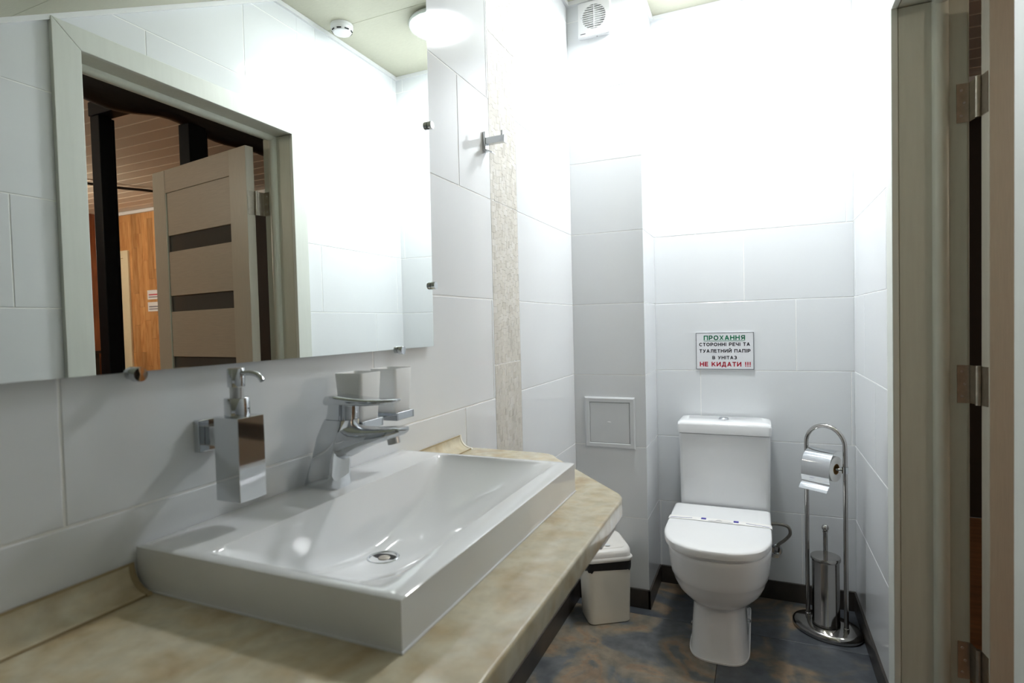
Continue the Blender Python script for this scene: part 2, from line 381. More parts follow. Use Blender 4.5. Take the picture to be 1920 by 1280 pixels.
# floor with slate tiles
fl = tag(obj('floor', B(-0.1, WX1, YN-0.1, YB+0.1, -0.1, -0.004), 'grout', sm=False), 'dark multicoloured slate tiled floor', 'floor', kind='structure')
fl.data.materials[0] = MATS['slate_skirting']
ys = [YN, -0.1-0.002, 0.5, 1.1, 1.7, 2.30, YB]
xs = [-0.01, 0.59, W+0.02]
def f_floor(s, z, d): return Vector((s, z, d))
for i in range(len(ys)-1):
    for j in range(2):
        q = [(xs[j]+0.0012, ys[i]+0.0012), (xs[j+1]-0.0012, ys[i]+0.0012), (xs[j+1]-0.0012, ys[i+1]-0.0012), (xs[j]+0.0012, ys[i+1]-0.0012)]
        tile_piece(fl, q, f_floor, depth=0.006, m='slate' if (i, j) in ((4, 0), (3, 0), (2, 1)) else 'slate_blue', name='floor_tile', inset=0.001)
tile_piece(fl, [(W+0.02, DN), (WX1, DN), (WX1, DF), (W+0.02, DF)], f_floor, depth=0.006, m='slate_blue', name='floor_tile', inset=0.001)
# skirting
def base(name, bm, label): return tag(obj(name, bm, 'slate_skirting', bevel=0.0012, sm=False), label, 'baseboard', kind='structure')
base('baseboard_left', B(-0.004, 0.008, YN, YP-0.001, 0, ZSK), 'dark slate skirting along the washbasin wall')
bm = B(0.008, XP+0.006, YP-0.008, YP+0.004, 0, ZSK); box(bm, XP-0.004, XP+0.007, YP-0.008, YB-0.001, 0, ZSK)
base('baseboard_pier', bm, 'dark slate skirting around the boxed corner')
base('baseboard_back', B(XP+0.008, W-0.001, YB-0.008, YB+0.003, 0, ZSK), 'dark slate skirting behind the toilet')
base('baseboard_right', B(W-0.008, W+0.003, DF+CW, YB-0.008, 0, ZSK), 'dark slate skirting between the door and the far corner')
base('baseboard_front', B(W-0.008, W+0.003, YN, DN-CW, 0, ZSK), 'dark slate skirting on the camera side of the door')
# ceiling: flat part and slope, of board panels
ce = tag(obj('ceiling', prism(nb(), [(-0.1, YN-0.1, zs(YN-0.1)+0.03), (-0.1, YK, ZC+0.012), (-0.1, YB+0.1, ZC+0.012), (-0.1, YB+0.1, ZC+0.08), (-0.1, YK-0.02, ZC+0.08), (-0.1, YN-0.1, zs(YN-0.1)+0.1)], (W+0.22, 0, 0)), 'ceiling_panel', sm=False), 'beige board ceiling sloping down towards the viewer', 'ceiling', kind='structure')
pan = [(YK+0.001, 2.085), (2.087, YB-0.0005)]
for a, b in pan: obj('ceiling_board', B(0.0005, W-0.0005, a, b, ZC, ZC+0.012), 'ceiling_panel', ce, sm=False)
t = [YN, -0.05, 0.87, YK-0.001]
for a, b in zip(t[:-1], t[1:]):
    a += 0.001; b -= 0.001
    bm = prism(nb(), [(0.0005, a, zs(a)), (0.0005, b, zs(b)), (0.0005, b, zs(b)+0.012), (0.0005, a, zs(a)+0.012)], (W-0.001, 0, 0))
    obj('ceiling_board', bm, 'ceiling_panel', ce, sm=False)
def trim(name, bm, label): return tag(obj(name, bm, 'cornice', sm=False), label, 'cornice', kind='structure')
CT, CH = 0.012, 0.018
trim('trim_1', B(0.0005, CT, YK, YP-0.0005, ZC-CH, ZC-0.0005), 'thin white cornice strip above the washbasin wall')
bm = B(CT, XP-0.0005+CT, YP-CT, YP-0.0005, ZC-CH, ZC-0.0005); box(bm, XP+0.0005, XP+CT, YP-0.0005, YB-0.0005, ZC-CH, ZC-0.0005)
trim('trim_2', bm, 'thin white cornice strip around the boxed corner')
trim('trim_3', B(XP+CT, W-CT, YB-CT, YB-0.0005, ZC-CH, ZC-0.0005), 'thin white cornice strip above the toilet wall')
trim('trim_4', B(W-CT, W-0.0005, YK, YB-0.0005, ZC-CH, ZC-0.0005), 'thin white cornice strip above the door wall')
bm = nb(); prism(bm, [(W-CT, YN, zs(YN)-0.010), (W-CT, YK, ZC-CH), (W-CT, YK, ZC-0.0005), (W-CT, YN, zs(YN)-0.0005)], (CT-0.0005, 0, 0))
trim('trim_5', bm, 'thin white cornice strip along the sloping part of the door wall')

# ------------------------------------------------------------------ door frame and door leaf
fr = thing('trim_6', (W, (DN+DF)/2, 0), 'pale painted door frame with wide flat casing', 'door frame', kind='structure')
CX0, CX1 = 1.073, 1.0885
zt_c = DZ+CW
bm = prism(nb(), [(CX0, DN-CW, 0), (CX0, DN, 0), (CX0, DN, DZ), (CX0, DN-CW, min(zt_c, zs(DN-CW)-0.004))], (CX1-CX0, 0, 0)); obj('casing', bm, 'casing_paint', fr, bevel=0.002)
bm = prism(nb(), [(CX0, DF, 0), (CX0, DF+CW, 0), (CX0, DF+CW, zt_c), (CX0, DF, DZ)], (CX1-CX0, 0, 0)); obj('casing', bm, 'casing_paint', fr, bevel=0.002)
bm = prism(nb(), [(CX0, DN, DZ), (CX0, DF, DZ), (CX0, DF+CW, zt_c), (CX0, DN-CW+0.02, zt_c-0.01), (CX0, DN-CW, min(zt_c, zs(DN-CW)-0.004))], (CX1-CX0, 0, 0)); obj('casing', bm, 'casing_paint', fr, bevel=0.002)
# jambs (liner, rounded stop, rebate) as an extruded profile in X
def jamb_profile():
    p = [(1.0885, 0.003), (1.0895, 0.0055), (1.091, 0.003), (1.164, 0.003)]
    for i in range(9):
        a = PI*i/8; p.append((1.183-0.017*math.cos(a), -0.002-0.014*math.sin(a)))
    p += [(1.202, 0.004), (1.240, 0.004), (1.240, 0.019), (1.0885, 0.019)]
    return p
J = jamb_profile()
bm = nb(); loft(bm, [[Vector((x, DF+d, z)) for x, d in J] for z in (0, DZ)]); obj('jamb', bm, 'frame_paint', fr, angle=30)
bm = nb(); loft(bm, [[Vector((x, DN-d, z)) for x, d in J] for z in (0, DZ)]); obj('jamb', bm, 'frame_paint', fr, angle=30)
bm = nb(); loft(bm, [[Vector((x, y, DZ+d)) for x, d in J] for y in (DN-0.019, DF+0.019)]); obj('head_jamb', bm, 'frame_paint', fr, angle=30)
# hall-side casing
for y0, y1, z1 in ((DN-CW-0.005, DN-0.012, zt_c), (DF+0.012, DF+CW+0.005, zt_c)):
    obj('casing', B(WX1, WX1+0.012, y0, y1, 0, z1), 'frame_paint', fr, bevel=0.002)
obj('casing', B(WX1, WX1+0.012, DN-0.012, DF+0.012, DZ+0.012, zt_c), 'frame_paint', fr, bevel=0.002)
# leaf, swung out into the hall by just over a right angle; local axes: u along the leaf, v through its thickness
ang = math.radians(8.3); U = Vector((math.cos(ang), math.sin(ang), 0)); V = Vector((-math.sin(ang), math.cos(ang), 0)); H0 = Vector((1.2635, 1.768, 0))
ML = Matrix(((U.x, V.x, 0, H0.x), (U.y, V.y, 0, H0.y), (0, 0, 1, 0), (0, 0, 0, 1)))
LW, LT, LZ = 0.76, 0.038, 1.985
dl = thing('door_1', (H0.x, H0.y, 0), 'open pale wood-grain door with dark glass strips', 'door', kind='structure')
obj('stile', B(0, 0.122, 0, LT, 0.008, LZ, ML), 'door_stile', dl, bevel=0.002)
obj('stile', B(LW-0.11, LW, 0, LT, 0.008, LZ, ML), 'door_stile', dl, bevel=0.002)
cuts = [(1.592, 1.670), (1.304, 1.380), (1.012, 1.087), (0.722, 0.797), (0.432, 0.507)]
prev = LZ-0.11
obj('rail', B(0.122, LW-0.11, 0.001, LT-0.001, LZ-0.11, LZ, ML), 'door_veneer', dl, bevel=0.0015)
for a, b in cuts:
    obj('panel', B(0.1222, LW-0.1102, 0.006, LT-0.006, b, prev, ML), 'door_veneer', dl, bevel=0.0015)
    g = obj('glass_strip', B(0.1222, LW-0.1102, 0.014, LT-0.014, a+0.0005, b-0.0005, ML), 'smoked_glass', dl)
    prev = a
obj('panel', B(0.1222, LW-0.1102, 0.006, LT-0.006, 0.16, prev, ML), 'door_veneer', dl, bevel=0.0015)
obj('rail', B(0.122, LW-0.11, 0.001, LT-0.001, 0.008, 0.16, ML), 'door_veneer', dl, bevel=0.0015)
obj('glass_edge', B(LW-0.1165, LW-0.1102, 0.001, 0.006, 0.16, LZ-0.11, ML), 'glass_edge', dl, bevel=0.001)
bm = nb(); c = ML @ Vector((LW-0.055, 0, 1.0)); lathe(bm, c, [(0.024, 0), (0.024, 0.008), (0.01, 0.009), (0.01, 0.045)], axis=(U, Vector((0, 0, 1)), -V)); h = obj('handle', bm, 'satin_steel', dl)
bm = nb(); p = c - V*0.042; cyl(bm, p, p - U*0.12, 0.009); obj('handle_lever', bm, 'satin_steel', h)
# hinges: leaf plates and knuckles
for z in (1.746, 1.013, 0.272):
    hz = nb(); k = Vector((1.2515, 1.806, 0)); cyl(hz, (k.x, k.y, z-0.051), (k.x, k.y, z+0.051), 0.0062, 14)
    o = obj('hinge', hz, 'hinge_metal', dl)
    obj('hinge_plate', prism(nb(), [(1.217, DF+0.0035, z-0.05), (1.2435, DF+0.0035, z-0.05), (1.2435, DF+0.0035, z+0.05), (1.217, DF+0.0035, z+0.05)], (0, -0.0025, 0)), 'hinge_metal', o)
    obj('hinge_plate', prism(nb(), [(1.2435, DF+0.0035, z-0.05), (1.2515, 1.808, z-0.05), (1.2515, 1.808, z+0.05), (1.2435, DF+0.0035, z+0.05)], (0.001, -0.0025, 0)), 'hinge_metal', o)
    a = ML @ Vector((-0.0018, 0.004, 0)); b = ML @ Vector((-0.0018, LT-0.002, 0))
    obj('hinge_plate', prism(nb(), [(a.x, a.y, z-0.05), (b.x, b.y, z-0.05), (b.x, b.y, z+0.05), (a.x, a.y, z+0.05)], tuple(U*0.0022)), 'hinge_metal', o)
    bm = nb()
    for sz in (-0.033, 0.0, 0.033):
        lathe(bm, (1.227 + (0.006 if sz == 0 else 0), DF+0.001, z+sz), [(0.004, 0), (0.003, 0.0012)], axis=(Vector((1, 0, 0)), Vector((0, 0, 1)), Vector((0, -1, 0))), n=10)
    obj('screw', bm, 'satin_steel', o)

# ------------------------------------------------------------------ hall beyond the door
hf = tag(obj('floor_hall', B(WX1, HX, -0.6, HY, -0.1, -0.002), 'hall_floor_wood', sm=False), 'brown floor of the hall beyond the door', 'floor', kind='structure')
hc = tag(obj('ceiling_hall', B(WX1, HX, -0.6, HY, ZC+0.0, ZC+0.08), 'slat_highlight', sm=False), 'hall ceiling of white lining boards seen in the mirror', 'ceiling', kind='structure')
slat = None; y = -0.6
while y < HY-0.01:
    y1 = min(y+0.123, HY)
    if slat is None:
        slat = obj('slat', B(WX1+0.001, HX-0.001, y, y1, ZC-0.002, ZC+0.004), 'slat_white', hc, sm=False)
        base_y = y
    elif abs((y1-y)-0.123) < 1e-4:
        c = slat.copy(); COL.objects.link(c); c.location = Vector((0, y-base_y, 0))
    y += 0.138
hw = tag(obj('wall_hall', B(WX1, HX+0.1, HY, HY+0.1, 0, ZC+0.08), 'hall_dark', sm=False), 'honey-coloured wood plank wall seen in the mirror', 'wall', kind='structure')
tag(obj('wall_hall_end', B(HX, HX+0.1, -0.7, HY, 0, ZC+0.08), 'oak_red', sm=False), 'wooden end wall of the hall', 'wall', kind='structure')
tag(obj('wall_hall_side', B(WX1, HX+0.1, -0.7, -0.6, 0, ZC+0.08), 'hall_paint', sm=False), 'plain side wall of the hall', 'wall', kind='structure')
PM = {}
def plank(x, z, ln):
    key = round(ln, 2)
    if key not in PM:
        bm = B(0, 0.088, -0.006, 0, 0, key-0.002); me = bpy.data.meshes.new('plank'); bmesh.ops.recalc_face_normals(bm, faces=bm.faces[:]); bm.to_mesh(me); bm.free(); me.materials.append(MATS['oak']); PM[key] = me
    o = bpy.data.objects.new('plank', PM[key]); COL.objects.link(o); o.parent = hw; o.location = Vector((x, HY, z)) - ORG[hw.name]
x = 4.55
while x < HX-0.09:
    z = 0.0
    while z < ZC-0.03:
        ln = random.choice((0.35, 0.5, 0.65, 0.8)); ln = min(ln, ZC-0.03-z)
        if ln > 0.05: plank(x, z, ln)
        z += ln
    x += 0.0895
trim('trim_7', B(WX1+0.02, HX-0.01, HY-0.03, HY-0.008, ZC-0.04, ZC-0.007), 'pale cornice strip above the wood plank wall')
d2 = thing('door_2', (5.9, HY, 0), 'cream door with casing in the wood plank wall', 'door', kind='structure')
obj('casing', B(5.665, 5.745, HY-0.03, HY-0.007, 0, 2.13), 'hall_door', d2, bevel=0.003)
obj('casing', B(6.05, 6.119, HY-0.03, HY-0.007, 0, 2.13), 'hall_door', d2, bevel=0.003)
obj('casing', B(5.745, 6.05, HY-0.03, HY-0.007, 2.05, 2.13), 'hall_door', d2, bevel=0.003)
lf = obj('leaf', B(5.75, 6.045, HY-0.02, HY-0.007, 0.005, 2.045), 'hall_door', d2, bevel=0.003)
bm = nb(); cyl(bm, (5.83, HY-0.02, 1.09), (5.83, HY-0.06, 1.09), 0.026); cyl(bm, (5.83, HY-0.055, 1.09), (5.94, HY-0.055, 1.09), 0.012)
obj('handle', bm, 'hinge_metal', lf)
obj('lock_rosette', cyl(nb(), (5.83, HY-0.02, 0.98), (5.83, HY-0.03, 0.98), 0.026), 'hinge_metal', lf)
for z, n in ((1.575, 'upper'), (1.445, 'lower')):
    s = thing('notice', (5.27, HY-0.008, z), n + ' white paper notice on the wood plank wall', 'notice', 'paper notices in the hall')
    obj('sheet', B(5.15, 5.39, HY-0.009, HY-0.0062, z, z+0.1), 'sign_white', s)
    obj('print', B(5.17, 5.37, HY-0.0096, HY-0.0089, z+0.045, z+0.057), 'sign_red' if n == 'upper' else 'grey_ink', s)
    obj('print', B(5.17, 5.37, HY-0.0096, HY-0.0089, z+0.02, z+0.03), 'grey_ink', s)
# dark round-log beam with a wavy underside, black steel posts and tie
bm = nb(); loops = []
for i in range(61):
    y = 0.9+i*(3.1/60); wv = 0.016*math.sin(y*7.1)+0.012*math.sin(y*13+1)
    loops.append([Vector((2.0+0.08*math.cos(a)+0.01*math.sin(y*5+a), y, 2.375+0.12*math.sin(a)+(wv if math.sin(a) < 0 else 0))) for a in [2*PI*k/14 for k in range(14)]])
loft(bm, loops)
tag(obj('log_beam', bm, 'dark_wood'), 'dark log beam with wavy underside outside the door head', 'beam')
def post(x, y, hx, hy, z1, label):
    t = thing('steel_post', (x, y, 0), label, 'post', 'black steel posts in the hall')
    obj('shaft', B(x-hx, x+hx, y-hy, y+hy, 0.01, z1), 'black_metal', t, bevel=0.004)
    obj('flange', B(x-hx*0.55, x+hx*0.55, y+hy, y+hy+0.022, 0.01, z1), 'black_metal', t, bevel=0.003)
    obj('base_plate', B(x-hx-0.03, x+hx+0.03, y-hy-0.03, y+hy+0.03, 0, 0.01), 'black_metal', t, bevel=0.002)
post(2.3, 1.822, 0.035, 0.032, 2.29, 'black steel post seen left of the wood wall in the mirror')
post(2.0, 2.095, 0.04, 0.05, 2.28, 'black steel post half hidden behind the top of the open door')
tag(obj('steel_tie', B(2.0, 2.34, 1.785, 1.860, 2.29, 2.36), 'black_metal', bevel=0.004), 'black steel tie running from the log beam to the post', 'beam')
cb = thing('cabinet', (6.0, 3.3, 0), 'low dark brown cabinet at the far end of the hall', 'cabinet')
obj('body', B(5.95, HX-0.005, 2.6, 3.9, 0, 1.0), 'dark_wood', cb, bevel=0.004)
obj('top', B(5.93, HX-0.005, 2.57, 3.92, 1.0, 1.03), 'dark_wood', cb, bevel=0.004)
for hx_, hy_, lab in ((2.9, 0.7, 'added unseen warm pendant lighting the hall, nearer the bathroom door'), (5.3, 2.45, 'added unseen warm pendant lighting the far end of the hall')):  # pendants out of view, added to light the hall walls and ceiling
    hl = thing('added_pendant', (hx_, hy_, ZC-0.006), lab, 'lamp', 'added unseen hall lamps')
    obj('canopy', lathe(nb(), (hx_, hy_, ZC-0.006), [(0.06, 0), (0.06, -0.02), (0.01, -0.025), (0.01, -0.03)]), 'lamp_rim', hl)
    obj('stem', lathe(nb(), (hx_, hy_, ZC-0.006), [(0.008, -0.02), (0.008, -0.355)], n=12), 'lamp_rim', hl)
    obj('globe', lathe(nb(), (hx_, hy_, ZC-0.42), [(0.02, 0.06), (0.05, 0.04), (0.06, 0.0), (0.05, -0.04), (0.01, -0.06)], n=12), 'added_lamp_glass' if hx_ > 4 else 'added_lamp_dim', hl)
tube_pts = catmull([(4.85, 1.6, ZC-0.016), (4.66, 3.085, ZC-0.03), (4.46, 3.555, ZC-0.03), (4.25, 4.06, ZC-0.045)])
tag(obj('ceiling_cable', tube(nb(), tube_pts, 0.012, 8), 'dark_wood'), 'thin dark cable running under the hall ceiling', 'cable')

# ------------------------------------------------------------------ bathroom ceiling lamp, smoke detector, fan
LX, LY = 0.572, 2.235
lp = thing('ceiling_lamp', (LX, LY, ZC), 'round white ceiling lamp reflected at the mirror edge', 'lamp')
obj('housing', lathe(nb(), (LX, LY, ZC), [(0.105, -0.0005), (0.105, -0.012), (0.136, -0.014), (0.139, -0.022), (0.136, -0.030), (0.129, -0.030), (0.129, -0.016)], n=48), 'lamp_rim', lp)
obj('diffuser', lathe(nb(), (LX, LY, ZC), [(0.1285, -0.018), (0.1285, -0.031), (0.110, -0.037), (0.07, -0.041), (0.01, -0.043)], n=48), 'lamp_glass', lp)
SX, SY = 0.985, 2.075
sd = thing('smoke_detector', (SX, SY, ZC), 'small white round smoke detector on the ceiling', 'smoke detector')
obj('base', lathe(nb(), (SX, SY, ZC), [(0.049, -0.0005), (0.049, -0.012), (0.047, -0.014)], n=32), 'white_plastic', sd)
obj('cover', lathe(nb(), (SX, SY, ZC), [(0.047, -0.0145), (0.046, -0.024), (0.038, -0.036), (0.02, -0.041), (0.002, -0.042)], n=32), 'white_plastic', sd)
for k in range(8):
    a = 2*PI*k/8+0.4; d = Vector((math.cos(a), math.sin(a), 0)); tn = Vector((-d.y, d.x, 0)); c = Vector((SX, SY, ZC-0.0295)) + d*0.0425
    nrm = (d*0.8 - Vector((0, 0, 0.6))).normalized(); up2 = nrm.cross(tn)
    obj('slot', prism(nb(), [c+tn*sx*0.010+up2*sz*0.0028 for sx, sz in ((-1, -1), (1, -1), (1, 1), (-1, 1))], nrm*0.0018), 'dark_hole', sd)
FX, FZ, FY = 0.1245, 2.4625, YP
fn = thing('extractor_fan', (FX, FY, FZ-0.073), 'square white extractor fan with round grille high in the corner', 'fan')
bm = nb(); A1, A2 = Vector((1, 0, 0)), Vector((0, 0, 1))
n = 40
loft(bm, [rrect((FX, FY-0.0005, FZ), A1, A2, 0.068, 0.0715, 0.006), rrect((FX, FY-0.016, FZ), A1, A2, 0.0695, 0.073, 0.006), rrect((FX, FY-0.022, FZ), A1, A2, 0.0665, 0.070, 0.006)], True, False)
o_lp, i_lp = [], []
for i in range(64):
    a = 2*PI*i/64+PI/64; ca, sa = math.cos(a), math.sin(a); cz = FZ+0.006
    tt = min(0.0665/abs(ca), ((0.064 if sa > 0 else 0.076)/abs(sa)))
    o_lp.append(Vector((FX+tt*ca, FY-0.022, cz+tt*sa))); i_lp.append(Vector((FX+0.050*ca, FY-0.022, cz+0.050*sa)))
b2 = nb(); loft(b2, [o_lp, i_lp, [p+Vector((0, 0.013, 0)) for p in i_lp]], False, False)
me_tmp = bpy.data.meshes.new('t'); b2.to_mesh(me_tmp); b2.free(); bm.from_mesh(me_tmp); bpy.data.meshes.remove(me_tmp)
obj('housing', bm, 'white_plastic', fn, angle=30)
obj('duct_opening', lathe(nb(), (FX, FY-0.010, FZ+0.006), [(0.0499, 0), (0.0499, 0.001)], axis=(A1, A2, Vector((0, -1, 0))), n=32), 'dark_hole', fn)
for k in range(-5, 6):
    h = k*0.0088; hw_ = math.sqrt(max(0.0499**2-h*h, 0))
    if hw_ > 0.012: obj('grille_slat', B(FX-hw_, FX+hw_, FY-0.0215, FY-0.0135, FZ+0.006+h-0.0018, FZ+0.006+h+0.0018), 'white_plastic', fn)
obj('grille_bar', B(FX-0.0018, FX+0.0018, FY-0.0222, FY-0.0135, FZ-0.043, FZ+0.055), 'white_plastic', fn)
obj('motor_hub', lathe(nb(), (FX+0.002, FY-0.011, FZ+0.003), [(0.028, 0), (0.027, 0.004)], axis=(A1, A2, Vector((0, -1, 0))), n=24), 'panel_plastic', fn)
obj('maker_mark', B(FX-0.058, FX-0.036, FY-0.0224, FY-0.0218, FZ-0.0595, FZ-0.0570), 'sign_black', fn)
obj('indicator', sphere(nb(), (FX-0.053, FY-0.0225, FZ+0.008), 0.0014), 'sign_edge', fn)
obj('screw', sphere(nb(), (FX+0.01, FY-0.012, FZ-0.0735), 0.002), 'sign_edge', fn)

# ------------------------------------------------------------------ mirror with clips
MT = 0.012
mi = thing('wall_mirror', (MT, 0.75, 1.151), 'large frameless wall mirror above the washbasin', 'mirror')
pts = [(0.29, 1.151), (1.186, 1.152), (1.197, 2.06), (1.00, 2.06), (0.29, 1.655)]
bm = nb(); prism(bm, [(MT-0.005, y, z) for y, z in pts], (0.005, 0, 0))
bm.faces.ensure_lookup_table(); bm.normal_update()
obj('glass', bm, 'mirror_silver', mi, sm=False)
def clip_at(y, z):
    bm = nb(); lathe(bm, (0.0002, y, z), [(0.0065, 0), (0.0065, 0.0068)], axis='x', n=20); c = obj('clip', bm, 'chrome', mi)
    bm = nb(); lathe(bm, (MT+0.0002, y, z), [(0.0085, 0), (0.0095, 0.0006), (0.0095, 0.0085), (0.0088, 0.0105), (0.002, 0.0107)], axis='x', n=24); obj('clip_cap', bm, 'chrome', c)
clip_at(1.191, 1.684); clip_at(1.187, 1.299); clip_at(0.466, 1.148); clip_at(1.043, 1.149); clip_at(1.09, 2.062)

# ------------------------------------------------------------------ countertop with sink cut-out, coved trim
ZT, ZK = 0.9285, 0.8725
SX0, SX1, SY0, SY1 = 0.002, 0.4064, 0.464, 1.047
ct = thing('countertop', (0.25, 0.5, ZK-0.035), 'beige marble-look laminate countertop under the washbasin', 'countertop')
bm = nb()
outer = [(0.0008, -0.45), (0.502, -0.45)]
def arc(c, r, a0, a1, n=6): return [(c[0]+r*math.cos(math.radians(a0+(a1-a0)*i/n)), c[1]+r*math.sin(math.radians(a0+(a1-a0)*i/n))) for i in range(n+1)]
outer += [(0.502, 1.025), (0.4985, 1.045), (0.490, 1.063), (0.283, 1.300), (0.268, 1.322), (0.250, 1.336), (0.225, 1.343), (0.0008, 1.347)]
inner = [(0.03, 0.50), (0.385, 0.50), (0.385, 1.015), (0.03, 1.015)]
def edge_loop(P): 
    vs = [bm.verts.new((x, y, ZK)) for x, y in P]
    return vs, [bm.edges.new((vs[i], vs[(i+1) % len(vs)])) for i in range(len(vs))]
vo, eo = edge_loop(outer); vi, ei = edge_loop(inner)
bmesh.ops.triangle_fill(bm, use_beauty=True, use_dissolve=False, edges=eo+ei)
ret = bmesh.ops.extrude_face_region(bm, geom=bm.faces[:])
bmesh.ops.translate(bm, verts=[g for g in ret['geom'] if isinstance(g, bmesh.types.BMVert)], vec=(0, 0, -0.035))
bmesh.ops.recalc_face_normals(bm, faces=bm.faces[:])
sel = []
for e in bm.edges:
    a, b = e.verts
    if abs(a.co.z-b.co.z) < 1e-6 and e.is_manifold and e.calc_face_angle(0) > 1.0:
        mx = min(a.co.x, b.co.x); out_e = (a.co.x > 0.39 and b.co.x > 0.39) or (min(a.co.y, b.co.y) > 1.02 and max(a.co.x, b.co.x) > 0.01)
        if out_e: sel.append(e)
bmesh.ops.bevel(bm, geom=sel, offset=0.013, segments=5, profile=0.5, affect='EDGES', clamp_overlap=True)
obj('slab', bm, 'marble', ct, angle=35)
obj('support_batten', B(0.36, 0.488, 0.93, 1.035, ZK-0.060, ZK-0.0352), 'paint_white', ct, bevel=0.002)
obj('support_batten', B(0.0, 0.03, -0.4, 1.2, ZK-0.075, ZK-0.0352), 'paint_white', ct, bevel=0.002)
def cove(y0, y1, capend, label):
    t = thing('cove_trim', (0.02, (y0+y1)/2, ZK), label, 'trim', 'coved trims along the wall')
    prof = [(0.0008, 0.0005), (0.0008, 0.034), (0.004, 0.0345)] + [(0.034-0.030*math.cos(a), 0.0335-0.030*math.sin(a)) for a in [PI/2*i/8 for i in range(9)]] + [(0.036, 0.0005)]
    bm = nb(); loft(bm, [[Vector((x, y, ZK+z)) for x, z in prof] for y in (y0, y1)]); obj('strip', bm, 'marble', t, angle=30)
    pr2 = [(x*1.06+0.0002, z*1.05+0.0004) for x, z in prof]
    d = 0.007 if capend > 0 else -0.007; ye = y1 if capend > 0 else y0
    bm = nb(); loft(bm, [[Vector((x, y, ZK+z)) for x, z in pr2] for y in (ye, ye+d)]); obj('end_cap', bm, 'trim_tan' if y0 < 0 else 'cream_plastic', t, angle=30)
    for x0, z0 in ((0.0008, 0.034), (0.032, 0.0006)):
        obj('edge_lip', B(x0, x0+0.004, y0, y1, ZK+z0, ZK+z0+0.0022), 'trim_tan', t)
cove(-0.45, 0.452, 1, 'coved beige trim strip on the near side of the washbasin')
cove(1.05, 1.318, 1, 'short coved beige trim strip beyond the washbasin')

# ------------------------------------------------------------------ washbasin
sk = thing('washbasin', ((SX0+SX1)/2, (SY0+SY1)/2, ZK), 'rectangular white ceramic washbasin on the countertop', 'washbasin')
IX0, IX1, IY0, IY1 = 0.112, 0.373, 0.479, 1.034
DEP = 0.104
def basin_z(x, y):
    u = (x-IX0)/(IX1-IX0); v = (y-IY0)/(IY1-IY0)
    if u <= 0 or u >= 1 or v <= 0 or v >= 1: return ZT
    pv = math.sin(PI*v)**0.8
    if u < 0.09: pu = math.sin(u/0.09*PI/2)**0.9
    elif u < 0.36: pu = 1.0
    else:
        q = (u-0.36)/0.64; pu = math.cos(q*PI/2)**0.75
    return ZT-DEP*pv*pu
bm = nb()
gx = [SX0, SX0+0.004, 0.04, 0.08, IX0-0.004, IX0] + [IX0+(IX1-IX0)*t for t in (0.012, 0.025, 0.045, 0.07, 0.10, 0.15, 0.2, 0.27, 0.34, 0.42, 0.5, 0.58, 0.66, 0.74, 0.81, 0.87, 0.92, 0.96, 0.985)] + [IX1, IX1+0.004, SX1-0.003, SX1]
gy = [SY0, SY0+0.003, IY0-0.004, IY0] + [IY0+(IY1-IY0)*t for t in [0.006, 0.015, 0.03, 0.05]+[0.08+0.84*i/26 for i in range(27)]+[0.95, 0.97, 0.985, 0.994]] + [IY1, IY1+0.003, SY1-0.003, SY1]
gv = [[bm.verts.new((x, y, basin_z(x, y)-(0.0018 if (i in (0, len(gx)-1) or j in (0, len(gy)-1)) else 0))) for j, y in enumerate(gy)] for i, x in enumerate(gx)]
for i in range(len(gx)-1):
    for j in range(len(gy)-1): bm.faces.new((gv[i][j], gv[i+1][j], gv[i+1][j+1], gv[i][j+1]))
per = [gv[i][0] for i in range(len(gx))] + [gv[-1][j] for j in range(1, len(gy))] + [gv[i][-1] for i in range(len(gx)-2, -1, -1)] + [gv[0][j] for j in range(len(gy)-2, 0, -1)]
low = [bm.verts.new((p.co.x, p.co.y, ZK+0.0004)) for p in per]
for i in range(len(per)): bm.faces.new((per[i], per[(i+1) % len(per)], low[(i+1) % len(per)], low[i]))
obj('basin', bm, 'ceramic', sk, angle=50)
bm = nb(); box(bm, SX0, SX1+0.002, SY0-0.002, SY0, ZK+0.0003, ZK+0.002); box(bm, SX1, SX1+0.002, SY0, SY1, ZK+0.0003, ZK+0.002); obj('sealant_bead', bm, 'ceramic', sk)
DXY = (0.171, 0.750)
dz = basin_z(*DXY)
dr = obj('drain', lathe(nb(), (DXY[0], DXY[1], dz), [(0.0262, -0.003), (0.0262, 0.001), (0.025, 0.002), (0.0225, 0.0018), (0.0212, -0.001), (0.0212, -0.002)], n=36, cap=False), 'chrome', sk)
obj('drain_hole', lathe(nb(), (DXY[0], DXY[1], dz-0.0008), [(0.0211, 0), (0.0211, 0.0009), (0.012, 0.001)], n=28), 'dark_hole', dr)
obj('strainer', lathe(nb(), (DXY[0]+0.002, DXY[1], dz+0.0004), [(0.010, 0), (0.009, 0.001), (0.003, 0.0014)], n=24), 'hinge_metal', dr)

